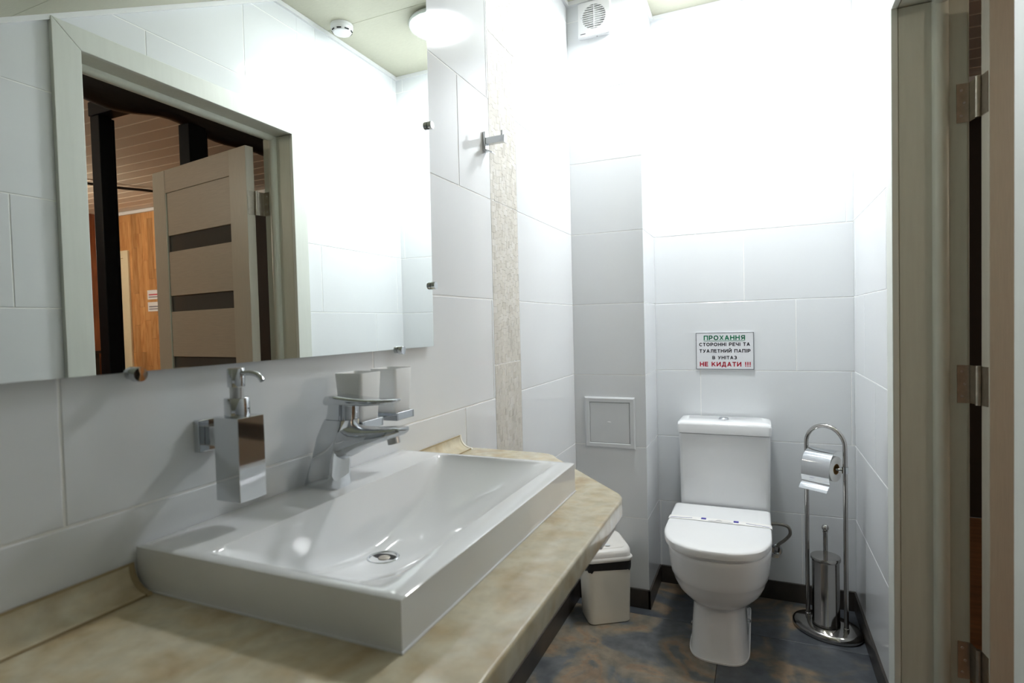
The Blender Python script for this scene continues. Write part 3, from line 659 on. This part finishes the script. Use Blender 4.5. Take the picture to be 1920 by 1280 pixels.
# ------------------------------------------------------------------ faucet
FYc = 0.766
ft = thing('faucet', (0.047, FYc, ZT), 'chrome single-lever mixer tap on the washbasin', 'faucet')
ay, ax, az = Vector((0, 1, 0)), Vector((1, 0, 0)), Vector((0, 0, 1))
secs = [(0.047, 0.0, 0.035, 0.026, 0.014), (0.047, 0.003, 0.036, 0.027, 0.014), (0.051, 0.025, 0.033, 0.025, 0.014), (0.058, 0.055, 0.030, 0.0235, 0.015), (0.068, 0.085, 0.031, 0.023, 0.016), (0.079, 0.108, 0.030, 0.023, 0.017), (0.083, 0.118, 0.0285, 0.0225, 0.018)]
bm = nb(); loft(bm, [rrect((cx, FYc, ZT+h), ax, ay, hx, hy, r) for cx, h, hx, hy, r in secs]); body = obj('body', bm, 'chrome', ft, angle=60)
bm = nb(); lathe(bm, (0.047, FYc, ZT+0.0002), [(0.001, 0), (0.001, 0.001)], n=8); bm.free()
sp = [(0.070, 0.085, 0.034, 0.0225), (0.092, 0.083, 0.033, 0.0225), (0.110, 0.084, 0.025, 0.022), (0.130, 0.0875, 0.0185, 0.021), (0.155, 0.0925, 0.0135, 0.020), (0.180, 0.0975, 0.0100, 0.019), (0.200, 0.1020, 0.0075, 0.0175), (0.208, 0.1045, 0.0040, 0.0145)]
bm = nb(); loft(bm, [rrect((x, FYc, ZT+h), ay, az, hw2, hz, min(hz, hw2)*0.8) for x, h, hz, hw2 in sp]); spo = obj('spout', bm, 'chrome', ft, angle=60)
dirn = Vector((0.22, 0, -1)).normalized(); a1 = ay; b1 = dirn.cross(a1)
bm = nb(); c0 = Vector((0.186, FYc, ZT+0.094)); loft(bm, [ring(c0, a1, b1, 0.0105, n=20), ring(c0+dirn*0.013, a1, b1, 0.0105, n=20), ring(c0+dirn*0.0135, a1, b1, 0.0085, n=20), ring(c0+dirn*0.011, a1, b1, 0.0083, n=20)]); obj('aerator', bm, 'satin_steel', spo)
bm = nb(); loft(bm, [rrect((cx, FYc, ZT+h), ax, ay, hx, hy, r) for cx, h, hx, hy, r in [(0.0835, 0.1185, 0.0275, 0.0215, 0.018), (0.0855, 0.128, 0.0265, 0.021, 0.018), (0.087, 0.146, 0.0255, 0.0205, 0.018)]]); obj('cartridge_housing', bm, 'chrome', ft, angle=60)
lv = [(0.058, 0.1475, 0.0050, 0.0180), (0.063, 0.1495, 0.0078, 0.0215), (0.085, 0.1505, 0.0078, 0.0225), (0.115, 0.1490, 0.0066, 0.0215), (0.145, 0.1485, 0.0052, 0.019), (0.175, 0.1500, 0.0040, 0.016), (0.192, 0.1515, 0.0030, 0.0125), (0.198, 0.1525, 0.0014, 0.008)]
bm = nb(); loft(bm, [rrect((x, FYc, ZT+h), ay, az, hw2, hz, hz*0.8) for x, h, hz, hw2 in lv]); obj('lever', bm, 'chrome', ft, angle=60)
bm = nb(); loft(bm, [rrect((0.077, FYc-0.0232, ZT+0.118), ax, az, 0.004, 0.004, 0.003), rrect((0.077, FYc-0.0235, ZT+0.118), ax, az, 0.003, 0.003, 0.002)]); bm.free()

# ------------------------------------------------------------------ soap dispenser
dp = thing('soap_dispenser', (0.0675, 0.5705, 0.966), 'square chrome soap dispenser mounted on the wall', 'soap dispenser')
obj('container', B(0.045, 0.0905, 0.5485, 0.5935, 0.966, 1.081), 'chrome', dp, bevel=0.0008, sm=False)
obj('wall_plate', B(0.0003, 0.0115, 0.551, 0.591, 1.029, 1.075), 'chrome', dp, bevel=0.0015, sm=False)
obj('bracket_arm', B(0.0115, 0.0455, 0.560, 0.582, 1.038, 1.066), 'chrome', dp, bevel=0.0015, sm=False)
c = (0.0655, 0.5705, 1.081)
obj('collar', lathe(nb(), c, [(0.0165, 0), (0.0168, 0.001), (0.0168, 0.025), (0.0160, 0.026)], n=32), 'chrome', dp)
obj('pump_stem', lathe(nb(), c, [(0.0092, 0.026), (0.0092, 0.041)], n=24), 'satin_steel', dp)
ph = obj('pump_head', lathe(nb(), c, [(0.0112, 0.041), (0.0116, 0.042), (0.0116, 0.066), (0.0108, 0.067)], n=28), 'chrome', dp)
bm = nb(); tube(bm, catmull([(0.072, 0.5705, 1.141), (0.092, 0.5715, 1.1415), (0.106, 0.572, 1.1385), (0.113, 0.5725, 1.131)], 5), 0.0036, 10); obj('nozzle', bm, 'chrome', ph)

# ------------------------------------------------------------------ tumblers in a double holder
th = thing('tumbler_holder', (0.04, 0.868, 1.018), 'chrome double tumbler holder fixed to the tiles', 'tumbler holder')
obj('wall_plate', B(0.0003, 0.011, 0.846, 0.890, 1.006, 1.052), 'chrome', th, bevel=0.0015, sm=False)
obj('arm', B(0.011, 0.060, 0.858, 0.878, 1.023, 1.037), 'chrome', th, bevel=0.001, sm=False)
obj('cross_bar', B(0.050, 0.062, 0.842, 0.894, 1.023, 1.037), 'chrome', th, bevel=0.001, sm=False)
def tumbler(y0, label):
    x0, x1, y1 = 0.047, 0.108, y0+0.058
    bm = nb()
    box(bm, x0+0.004, x1-0.004, y0+0.004, y1-0.004, 1.0225, 1.0245)
    for a in ((x0, x1, y0, y0+0.0035), (x0, x1, y1-0.0035, y1), (x0, x0+0.0035, y0+0.0035, y1-0.0035), (x1-0.0035, x1, y0+0.0035, y1-0.0035)): box(bm, *a, 1.0225, 1.0375)
    obj('tray', bm, 'chrome', th, bevel=0.0008, sm=False)
    t = thing('tumbler', ((x0+x1)/2, (y0+y1)/2, 1.025), label, 'tumbler', 'frosted tumblers by the tap')
    cx, cy = (x0+x1)/2, (y0+y1)/2; bm = nb()
    loft(bm, [rrect((cx, cy, z), ax, ay, h, h, 0.006) for z, h in ((1.0262, 0.0222), (1.0255, 0.0232), (1.027, 0.0240), (1.120, 0.0295), (1.1212, 0.0288), (1.120, 0.0280), (1.032, 0.0222))])
    obj('cup', bm, 'frosted', t, angle=50)
tumbler(0.789, 'frosted square tumbler nearer to the soap dispenser, half hidden by the tap')
tumbler(0.889, 'frosted square tumbler farther from the soap dispenser')

# ------------------------------------------------------------------ robe hook
hk = thing('robe_hook', (0.02, 1.522, 1.712), 'small chrome robe hook beside the mirror', 'hook')
obj('back_plate', B(0.0003, 0.009, 1.510, 1.534, 1.712, 1.767), 'chrome', hk, bevel=0.0012, sm=False)
obj('arm', B(0.009, 0.066, 1.513, 1.531, 1.731, 1.750), 'chrome', hk, bevel=0.001, sm=False)
obj('pin', B(0.055, 0.061, 1.519, 1.525, 1.750, 1.766), 'satin_steel', hk, bevel=0.0008, sm=False)
obj('end_lip', B(0.066, 0.069, 1.512, 1.532, 1.728, 1.751), 'chrome', hk, bevel=0.0008, sm=False)
obj('lower_tongue', prism(nb(), [(0.004, 1.510, 1.714), (0.009, 1.510, 1.716), (0.030, 1.510, 1.706), (0.030, 1.510, 1.702)], (0, 0.024, 0)), 'chrome', hk, bevel=0.0008, sm=False)

# ------------------------------------------------------------------ access panel
ap = thing('access_panel', (0.153, YP, 0.665), 'square white plastic access hatch on the boxed corner', 'access panel')
px0, px1, pz0, pz1 = 0.045, 0.261, 0.666, 0.883
bm = nb(); fx = 0.022
prf = [(0, 0.0005), (0.001, 0.006), (0.006, 0.009), (fx-0.002, 0.0085), (fx, 0.006), (fx, 0.0005)]
loops = []
for ins, dd in prf: loops.append([Vector((px0+ins, YP-dd, pz0+ins)), Vector((px1-ins, YP-dd, pz0+ins)), Vector((px1-ins, YP-dd, pz1-ins)), Vector((px0+ins, YP-dd, pz1-ins))])
loft(bm, loops, False, False); obj('frame', bm, 'panel_plastic', ap, sm=False)
hd = obj('hatch_door', B(px0+fx+0.0015, px1-fx-0.0015, YP-0.006, YP-0.0008, pz0+fx+0.0015, pz1-fx-0.0015), 'panel_plastic', ap, bevel=0.001)
obj('finger_pull', sphere(nb(), (0.151, YP-0.006, 0.777), 0.006, (1.3, 0.3, 0.45)), 'white_plastic', hd)
obj('shadow_gap', B(px0+fx-0.0005, px1-fx+0.0005, YP-0.0012, YP-0.0004, pz0+fx-0.0005, pz1-fx+0.0005), 'sign_edge', ap)

# ------------------------------------------------------------------ sign
sg = thing('notice_sign', (0.5985, YB, 0.982), 'white notice board with green, black and red Cyrillic lettering above the toilet', 'sign')
sx0, sx1, sz0, sz1 = 0.481, 0.717, 0.982, 1.143
obj('board', B(sx0, sx1, YB-0.006, YB-0.0006, sz0, sz1), 'sign_white', sg, sm=False)
bm = nb(); e = 0.0022
for a in ((sx0, sx1, sz0, sz0+e), (sx0, sx1, sz1-e, sz1), (sx0, sx0+e, sz0+e, sz1-e), (sx1-e, sx1, sz0+e, sz1-e)): box(bm, a[0], a[1], YB-0.0066, YB-0.006, a[2], a[3])
obj('border', bm, 'sign_edge', sg, sm=False)
def glyph(ch):
    # bold sans letters as strokes: (advance width, list of polylines); cap height 1, stroke weight 0.19
    h = 0.095
    def A(cx, cy, rx, ry, a0, a1, n=14): return [(cx+rx*math.cos(math.radians(a0+(a1-a0)*i/n)), cy+ry*math.sin(math.radians(a0+(a1-a0)*i/n))) for i in range(n+1)]
    T, Bm = 1-h, h
    g = {
     'П': (.84, [[(h, 0), (h, 1)], [(.84-h, 0), (.84-h, 1)], [(0, T), (.84, T)]]),
     'Р': (.76, [[(h, 0), (h, 1)], [(h, T), (.42, T)] + A(.42, .655, .245, .25, 90, -90) + [(h, .405)]]),
     'О': (.96, [A(.48, .5, .385, .405, 0, 360, 28)]),
     'С': (.86, [A(.48, .5, .385, .405, 48, 312, 22)]),
     'Х': (.86, [[(.1, 0), (.76, 1)], [(.76, 0), (.1, 1)]]),
     'А': (.90, [[(.1, 0), (.45, 1)], [(.80, 0), (.45, 1)], [(.2, .31), (.7, .31)]]),
     'Н': (.84, [[(h, 0), (h, 1)], [(.84-h, 0), (.84-h, 1)], [(h, .52), (.84-h, .52)]]),
     'Я': (.82, [[(.82-h, 0), (.82-h, 1)], [(.82-h, T), (.40, T)] + A(.40, .665, .245, .24, 90, 270) + [(.82-h, .425)], [(.11, 0), (.44, .43)]]),
     'Т': (.76, [[(0, T), (.76, T)], [(.38, 0), (.38, 1)]]),
     'І': (.20, [[(.1, 0), (.1, 1)]]),
     'Е': (.70, [[(h, 0), (h, 1)], [(h, T), (.70, T)], [(h, .52), (.66, .52)], [(h, Bm), (.72, Bm)]]),
     'Ч': (.80, [[(.80-h, 0), (.80-h, 1)], [(h, 1), (h, .68)] + A(.36, .66, .265, .25, 180, 270) + [(.80-h, .41)]]),
     'У': (.84, [[(.76, 1), (.44, .25), (.36, .11), (.26, h), (.14, h)], [(.1, 1), (.46, .32)]]),
     'Л': (.86, [[(.86-h, 0), (.86-h, 1)], [(.22, T), (.86, T)], [(.30, 1), (.29, .45), (.24, .2), (.16, h), (.03, h)]]),
     'И': (.86, [[(h, 0), (h, 1)], [(.86-h, 0), (.86-h, 1)], [(h, .1), (.86-h, .9)]]),
     'В': (.80, [[(h, 0), (h, 1)], [(h, T), (.44, T)] + A(.44, .71, .20, .195, 90, -90) + [(h, .515)], [(h, .515), (.46, .515)] + A(.46, .305, .235, .21, 90, -90) + [(h, Bm)]]),
     'З': (.74, [A(.34, .70, .25, .205, 150, -90, 16), A(.34, .30, .28, .205, 90, -150, 16)]),
     'К': (.86, [[(h, 0), (h, 1)], [(.16, .42), (.74, 1)], [(.34, .58), (.78, 0)]]),
     'Д': (.94, [[(.72, .1), (.72, 1)], [(.30, T), (.80, T)], [(.38, 1), (.36, .5), (.30, .25), (.20, h)], [(0, h), (.94, h)], [(h, h), (h, -.2)], [(.94-h, h), (.94-h, -.2)]]),
     '!': (.26, [[(.13, .30), (.13, 1)], [(.13, 0), (.13, .2)]]),
     ' ': (.38, []),
    }
    g['Й'] = (g['И'][0], g['И'][1] + [[(.26, 1.24), (.34, 1.13), (.52, 1.13), (.60, 1.24)]])
    return g[ch]
def lettering(txt, x0, x1, zb, cap, m):
    bm = nb(); x = 0.0; quads = []; t = 0.112
    for ch in txt:
        wd, lines = glyph(ch)
        for ln in lines:
            for (ax_, ay_), (bx_, by_) in zip(ln[:-1], ln[1:]):
                dx, dy = bx_-ax_, by_-ay_; L_ = math.hypot(dx, dy)
                if L_ < 1e-6: continue
                nx, ny = -dy/L_*t, dx/L_*t; e_ = 0.02 if len(ln) > 2 else 0.0; ex, ey = dx/L_*e_, dy/L_*e_
                cl_ = (lambda y: y) if ch in 'ЙД' else (lambda y: min(1.0, max(0.0, y)))
                quads.append([(x+ax_-ex+nx, cl_(ay_-ey+ny)), (x+ax_-ex-nx, cl_(ay_-ey-ny)), (x+bx_+ex-nx, cl_(by_+ey-ny)), (x+bx_+ex+nx, cl_(by_+ey+ny))])
        x += wd + 0.19
    mn = min(p[0] for q in quads for p in q); mx = max(p[0] for q in quads for p in q); k = (x1-x0)/(mx-mn)
    for q in quads:
        # keep letters inside the cap line, except for the breve and the descending feet
        bm.faces.new([bm.verts.new((x0+(p[0]-mn)*k, YB-0.0063, zb+p[1]*cap)) for p in q])
    return obj('lettering', bm, m, sg, sm=False)
sw, sh = sx1-sx0, sz1-sz0
for txt, a, b, bl, cap, m in (('ПРОХАННЯ', .139, .854, .205, .128, 'sign_green'), ('СТОРОННІ РЕЧІ ТА', .057, .936, .368, .095, 'sign_black'), ('ТУАЛЕТНИЙ ПАПІР', .06, .943, .545, .095, 'sign_black'), ('В УНІТАЗ', .286, .71, .725, .092, 'sign_black'), ('НЕ КИДАТИ !!!', .064, .943, .92, .125, 'sign_red')):
    lettering(txt, sx0+a*sw, sx0+b*sw, sz1-bl*sh, cap*sh, m)
obj('underline', B(sx0+.139*sw, sx0+.854*sw, YB-0.0065, YB-0.006, sz1-.232*sh, sz1-.220*sh), 'sign_green', sg, sm=False)

# ------------------------------------------------------------------ toilet
TX = 0.592
tl = thing('toilet', (TX, 2.3, 0), 'white close-coupled toilet with closed lid', 'toilet')
def dsec(z, hw, yf, yb, n=14, el=None, rb=0.03, cx=TX, pw=2.2):
    el = el or hw*1.15; pts = []
    for i in range(n*2+1):
        a = PI*i/(2*n); ca, sa = math.cos(a), math.sin(a)
        pts.append(Vector((cx+hw*math.copysign(abs(ca)**(2/pw), ca), yf+el-el*abs(sa)**(2/pw), z)))
    # from right (x+) to front to left; then straight back
    r = rb
    for t in range(5):
        a = PI/2*t/4; pts.append(Vector((cx-hw+r-r*math.cos(a), yb-r+r*math.sin(a), z)))
    for t in range(5):
        a = PI/2*t/4; pts.append(Vector((cx+hw-r+r*math.sin(a), yb-r+r*math.cos(a), z)))
    return pts
prof = [(0.0, .101, 2.055, 2.52, .13, 3.0), (0.006, .101, 2.055, 2.52, .13, 3.0), (0.012, .098, 2.058, 2.52, .13, 3.0), (0.06, .096, 2.064, 2.52, .13, 2.9), (0.12, .092, 2.074, 2.52, .12, 2.8), (0.165, .090, 2.082, 2.53, .12, 2.6), (0.178, .092, 2.080, 2.53, .12, 2.4),
        (0.188, .108, 2.062, 2.54, .13, 2.1), (0.205, .129, 2.040, 2.55, .16, 2.0), (0.228, .146, 2.018, 2.56, .17, 2.0), (0.258, .160, 2.000, 2.57, .19, 2.0), (0.280, .1655, 1.992, 2.575, .20, 2.05), (0.284, .1685, 1.989, 2.575, .20, 2.05), (0.305, .172, 1.985, 2.58, .205, 2.05), (0.335, .175, 1.981, 2.585, .21, 2.1), (0.37, .179, 1.975, 2.59, .215, 2.1), (0.384, .179, 1.975, 2.59, .215, 2.1), (0.388, .175, 1.979, 2.588, .21, 2.1)]
bm = nb(); loft(bm, [dsec(z, hw, yf, yb, el=el, pw=pw) for z, hw, yf, yb, el, pw in prof]); bowl = obj('bowl', bm, 'ceramic', tl, angle=55)
obj('base_rim', loft(nb(), [dsec(z, hw, 2.0525, 2.52, el=.13, pw=3.0) for z, hw in ((0.0, .1035), (0.004, .1035), (0.0055, .102))]), 'paint_white', tl)
for x, y, z in ((TX-0.0985, 2.20, 0.055), (TX-0.0985, 2.42, 0.10), (TX+0.0985, 2.30, 0.05)):
    s = -1 if x < TX else 1
    bm = nb(); lathe(bm, (x, y, z), [(0.008, -0.004), (0.008, 0.002), (0.005, 0.005), (0.001, 0.006)], axis=(Vector((0, 1, 0)), Vector((0, 0, 1)), Vector((s, 0, 0))), n=14); obj('bolt_cap', bm, 'chrome', tl)
SXc = 0.588
def lidsec(z, d): return dsec(z, .184-d, 1.967+d, 2.462-d*0.3, el=.215-d*0.5, rb=.012, cx=SXc, pw=2.4)
bm = nb(); loft(bm, [lidsec(0.3885, .012), lidsec(0.390, .011), lidsec(0.3965, .011), lidsec(0.3985, .014)]); obj('seat', bm, 'seat_plastic', tl, angle=50)
bm = nb(); loft(bm, [lidsec(0.3995, .006), lidsec(0.4015, .001), lidsec(0.422, 0.0), lidsec(0.4265, .003), lidsec(0.4285, .010), lidsec(0.4295, .04)]); obj('lid', bm, 'seat_plastic', tl, angle=40)
# cistern
def tsec(z, hx, yf, r): return rrect((TX+0.006, (yf+2.618)/2, z), ax, ay, hx, (2.618-yf)/2, r)
bm = nb(); loft(bm, [tsec(z, h, y, .02) for z, h, y in ((.390, .170, 2.475), (.394, .174, 2.470), (.56, .176, 2.464), (.726, .178, 2.460))]); obj('cistern', bm, 'ceramic', tl, angle=50)
bm = nb(); loft(bm, [tsec(z, h, y, r) for z, h, y, r in ((.7275, .176, 2.460, .016), (.7295, .1815, 2.452, .016), (.764, .1825, 2.451, .016), (.772, .180, 2.455, .018), (.777, .172, 2.464, .02), (.7785, .15, 2.485, .02))]); cl = obj('cistern_lid', bm, 'ceramic', tl, angle=35)
bm = nb(); lathe(bm, (0.597, 2.535, .7785), [(.021, -.001), (.021, .004), (.017, .0085), (.011, .010), (.001, .0105)], n=28); obj('flush_button', bm, 'chrome', cl)
# supply hose and valve
hs = thing('supply_hose', (0.80, 2.60, 0.25), 'braided grey water supply hose beside the cistern', 'hose')
obj('braid', tube(nb(), catmull([(0.766, 2.565, 0.343), (0.800, 2.57, 0.345), (0.838, 2.575, 0.336), (0.846, 2.58, 0.305), (0.826, 2.585, 0.275), (0.805, 2.588, 0.255), (0.798, 2.59, 0.240)], 8), 0.0065, 10), 'hose', hs)
obj('nut', cyl(nb(), (0.798, 2.590, 0.244), (0.795, 2.591, 0.222), 0.011, 6), 'steel', hs)
vl = thing('stop_valve', (0.795, 2.60, 0.20), 'chrome angle stop valve on the wall behind the toilet', 'valve')
obj('body', cyl(nb(), (0.795, 2.631, 0.212), (0.795, 2.575, 0.212), 0.010, 14), 'chrome', vl)
obj('rosette', lathe(nb(), (0.795, 2.6315, 0.212), [(0.024, 0), (0.02, 0.006)], axis=(ax, az, Vector((0, -1, 0))), n=20), 'chrome', vl)
obj('knob', loft(nb(), [rrect((0.788, 2.562, 0.212), ax, az, .016, .008, .007), rrect((0.788, 2.576, 0.212), ax, az, .014, .007, .006)]), 'chrome', vl)
# paper hygiene band lying over the lid
pbn = thing('paper_band', (SXc, 2.27, 0.43), 'white printed paper hygiene band across the closed toilet lid', 'paper band')
def band_pt(s, q, dz=0.0):   # s -1..1 across, q 0..1 along width
    x = SXc + s*0.1865
    y = 2.262 + 0.030*q - 0.006*(s*s)
    return x, y
bm = nb(); R0 = []
path = [(-0.1858, 0.398), (-0.1858, 0.424), (-0.182, 0.4285), (-0.15, 0.4306), (0, 0.4312), (0.15, 0.4306), (0.182, 0.4285), (0.1862, 0.424), (0.1862, 0.365)]
for px_, pz_ in path:
    R0.append((bm.verts.new((SXc+px_, 2.255, pz_)), bm.verts.new((SXc+px_, 2.293, pz_)), bm.verts.new((SXc+px_*1.002, 2.255, pz_+0.0006)), bm.verts.new((SXc+px_*1.002, 2.293, pz_+0.0006))))
for a, b in zip(R0[:-1], R0[1:]):
    bm.faces.new((a[2], b[2], b[3], a[3])); bm.faces.new((a[0], a[1], b[1], b[0])); bm.faces.new((a[0], b[0], b[2], a[2])); bm.faces.new((a[1], a[3], b[3], b[1]))
obj('strip', bm, 'paper', pbn, angle=60)
for cx in (-0.055, 0.062): obj('blue_mark', B(SXc+cx-0.009, SXc+cx+0.009, 2.271, 2.289, 0.4316, 0.4323), 'blue_ink', pbn)
bm = nb()
for k in range(26):
    x = SXc-0.036+k*0.0034; h = random.choice((0.003, 0.004, 0.006)); box(bm, x, x+0.0016, 2.262, 2.262+h, 0.4316, 0.4322)
for dx in (-0.003, 0.001, 0.005): box(bm, SXc+dx-0.001, SXc+dx, 2.272, 2.284, 0.4316, 0.4322)
box(bm, SXc-0.010, SXc+0.012, 2.272, 2.2735, 0.4316, 0.4322)
obj('print', bm, 'grey_ink', pbn)
for s in (-1, 1):
    pp = [(SXc+s*0.097, 2.276, 0.4313), (SXc+s*0.13, 2.268, 0.4312), (SXc+s*0.16, 2.266, 0.4306), (SXc+s*0.178, 2.262, 0.4292)]
    obj('blue_line', tube(nb(), catmull(pp, 4), 0.0011, 6), 'blue_ink', pbn)

# ------------------------------------------------------------------ toilet paper stand with brush
U2 = Vector((0.827, -0.562, 0)); N2 = Vector((-0.562, -0.827, 0))
SC = Vector((0.963, 2.432, 0))
st = thing('paper_stand', tuple(SC), 'freestanding steel toilet roll and brush stand with arched rail', 'stand')
bm = nb()
loft(bm, [ring(SC+az*z, U2, N2, a, b, 40) for z, a, b in ((0.0, .122, .094), (0.004, .126, .098), (0.016, .126, .098), (0.024, .120, .092), (0.027, .112, .084), (0.027, .04, .03))]); obj('base', bm, 'steel', st, angle=50)
hp = 0.0735; r = hp; zc_ = 0.795-hp-0.008
pts = [SC+U2*(-hp)+az*0.027, SC+U2*(-hp)+az*0.35, SC+U2*(-hp)+az*zc_]
pts += [SC - U2*(hp*math.cos(a)) + az*(zc_+hp*math.sin(a)) for a in [PI*i/20 for i in range(1, 20)]]
pts += [SC+U2*hp+az*zc_, SC+U2*hp+az*0.35, SC+U2*hp+az*0.027]
obj('arched_rail', tube(nb(), pts, 0.008, 14), 'steel', st, angle=60)
for s in (-1, 1): obj('rail_collar', lathe(nb(), SC+U2*(s*hp)+az*0.027, [(0.010, 0), (0.010, 0.012), (0.0085, 0.013)], n=18), 'steel', st)
CC = SC + N2*0.004
obj('canister', lathe(nb(), CC+az*0.0275, [(0.046, 0), (0.0485, 0.002), (0.0485, 0.012), (0.047, 0.014), (0.047, 0.245), (0.045, 0.246), (0.045, 0.02)], n=40), 'steel', st, angle=40)
br = thing('toilet_brush', tuple(CC+az*0.03), 'steel toilet brush with ball-topped handle in the canister', 'brush')
obj('cap', lathe(nb(), CC+az*0.274, [(0.050, 0), (0.0515, 0.002), (0.0515, 0.012), (0.050, 0.0145), (0.01, 0.016)], n=40), 'steel', br, angle=40)
obj('handle', lathe(nb(), CC+az*0.289, [(0.008, 0), (0.008, 0.090), (0.0095, 0.092), (0.0095, 0.096), (0.005, 0.098)], n=18), 'steel', br)
obj('ball_knob', sphere(nb(), CC+az*0.397, 0.0125), 'steel', br)
obj('bristle_head', lathe(nb(), CC+az*0.05, [(0.02, 0), (0.036, 0.01), (0.036, 0.08), (0.01, 0.09), (0.007, 0.22)], n=16), 'white_plastic', br)
# roll arm with cover
RC = SC + az*0.632 + N2*0.012
obj('roll_arm', tube(nb(), [SC+U2*hp+az*0.632, RC+U2*0.055, RC+U2*(-0.05)], 0.005, 10), 'chrome', st)
obj('arm_clamp', lathe(nb(), SC+U2*hp+az*0.620, [(0.011, 0), (0.011, 0.024)], n=16), 'chrome', st)
cov = [(-0.030, 0.064), (0.000, 0.067), (0.022, 0.060), (0.040, 0.045), (0.051, 0.022), (0.056, -0.005), (0.057, -0.030), (0.054, -0.048), (0.056, -0.058), (0.066, -0.066), (0.074, -0.078)]
cp = catmull([SC+N2*(a+0.010)+az*(0.632+b) for a, b in cov], 4)
bm = nb(); up = [[bm.verts.new(p+U2*s+N2*t*0.0) for p in cp] for s, t in ((-0.056, 0), (0.050, 0))]
dn_ = [[bm.verts.new(p+U2*s-(N2*0.5+az*0.5)*0.0014) for p in cp] for s in (-0.056, 0.050)]
for i in range(len(cp)-1):
    bm.faces.new((up[0][i], up[1][i], up[1][i+1], up[0][i+1])); bm.faces.new((dn_[0][i], dn_[0][i+1], dn_[1][i+1], dn_[1][i]))
    for k in (0, 1): bm.faces.new((up[k][i], up[k][i+1], dn_[k][i+1], dn_[k][i]))
for i in (0, len(cp)-1): bm.faces.new((up[0][i], up[1][i], dn_[1][i], dn_[0][i]))
obj('roll_cover', bm, 'chrome', st, angle=60)
rl = thing('toilet_roll', tuple(RC-az*0.05), 'partly used toilet paper roll under the steel cover', 'toilet roll')
bm = nb(); loft(bm, [ring(RC+U2*s, N2, az, rr, n=36) for s, rr in ((-0.045, 0.020), (-0.045, 0.047), (0.047, 0.047), (0.047, 0.020), (-0.045, 0.020))], False, False); obj('sheets', bm, 'paper', rl, angle=40)
bm = nb(); loft(bm, [ring(RC+U2*s, N2, az, rr, n=28) for s, rr in ((-0.046, 0.0185), (-0.046, 0.0198), (0.048, 0.0198), (0.048, 0.0185), (-0.046, 0.0185))], False, False); obj('core', bm, 'cardboard', rl, angle=40)

# ------------------------------------------------------------------ pedal-less waste bin with swing lid
ba = Vector((0.841, 0.542, 0)); bb = Vector((-0.542, 0.841, 0))
BC = Vector((0.109, 2.128, 0)) + ba*0.093 + bb*0.070
bn = thing('waste_bin', tuple(BC), 'cream plastic waste bin with white lid beside the boxed corner', 'waste bin')
def bsec(z, ha, hb, r, off=0.0): return rrect(BC+bb*off+az*z, ba, bb, ha, hb, r, 6)
bm = nb(); loft(bm, [bsec(0.0, .082, .060, .022), bsec(0.004, .086, .064, .024), bsec(0.12, .0895, .066, .025), bsec(0.248, .093, .068, .026)]); obj('body', bm, 'cream_plastic', bn, angle=40)
bm = nb()
lo = bsec(0.214, .0945, .069, .027); lo = [p+az*(0.004*math.sin(i*1.3)+0.003*math.sin(i*2.9)) for i, p in enumerate(lo)]
loft(bm, [lo, bsec(0.232, .0955, .0695, .027), bsec(0.249, .0945, .069, .027)], False, False)
tag(obj('bin_liner', bm, 'black_bag', angle=30), 'black plastic liner folded over the bin rim', 'bin liner')
bm = nb(); loft(bm, [bsec(0.2495, .098, .0705, .028), bsec(0.252, .1005, .0715, .028), bsec(0.262, .1005, .0715, .028), bsec(0.266, .096, .069, .028)]); obj('lid_rim', bm, 'white_lid', bn, angle=40)
def topsec(z0, ha, hb, r, sl):
    out = []
    for p in bsec(z0, ha, hb, r):
        t = ((p-BC).dot(bb)+0.07)/0.14      # 0 front .. 1 back
        s = (p-BC).dot(ba)
        q = Vector(p); q.z = z0 + sl*max(0, t)**0.8
        q = q - ba*(s*0.20*max(0, t)**1.5)
        out.append(q)
    return out
bm = nb(); loft(bm, [topsec(0.2662, .095, .068, .030, 0.0), topsec(0.277, .0945, .0675, .030, 0.040), topsec(0.284, .091, .064, .028, 0.045), topsec(0.2865, .085, .058, .026, 0.046)]); ld = obj('lid_dome', bm, 'white_lid', bn, angle=50)
def panelsec(dz, sc): return [p+az*dz for p in topsec(0.2865, .074*sc, .048*sc, .02, 0.046)]
bm = nb(); loft(bm, [panelsec(-0.0005, 1.02), panelsec(0.0014, 1.0), panelsec(0.0022, 0.97)]); obj('swing_flap', bm, 'white_lid', bn, angle=30)
dmp = BC - bb*0.030 + az*(0.2887+0.046*((-0.030+0.07)/0.14)**0.8)
bm = nb(); sphere(bm, dmp, 0.012, (1.25, 0.9, 0.16)); obj('finger_dimple', bm, 'panel_plastic', bn)
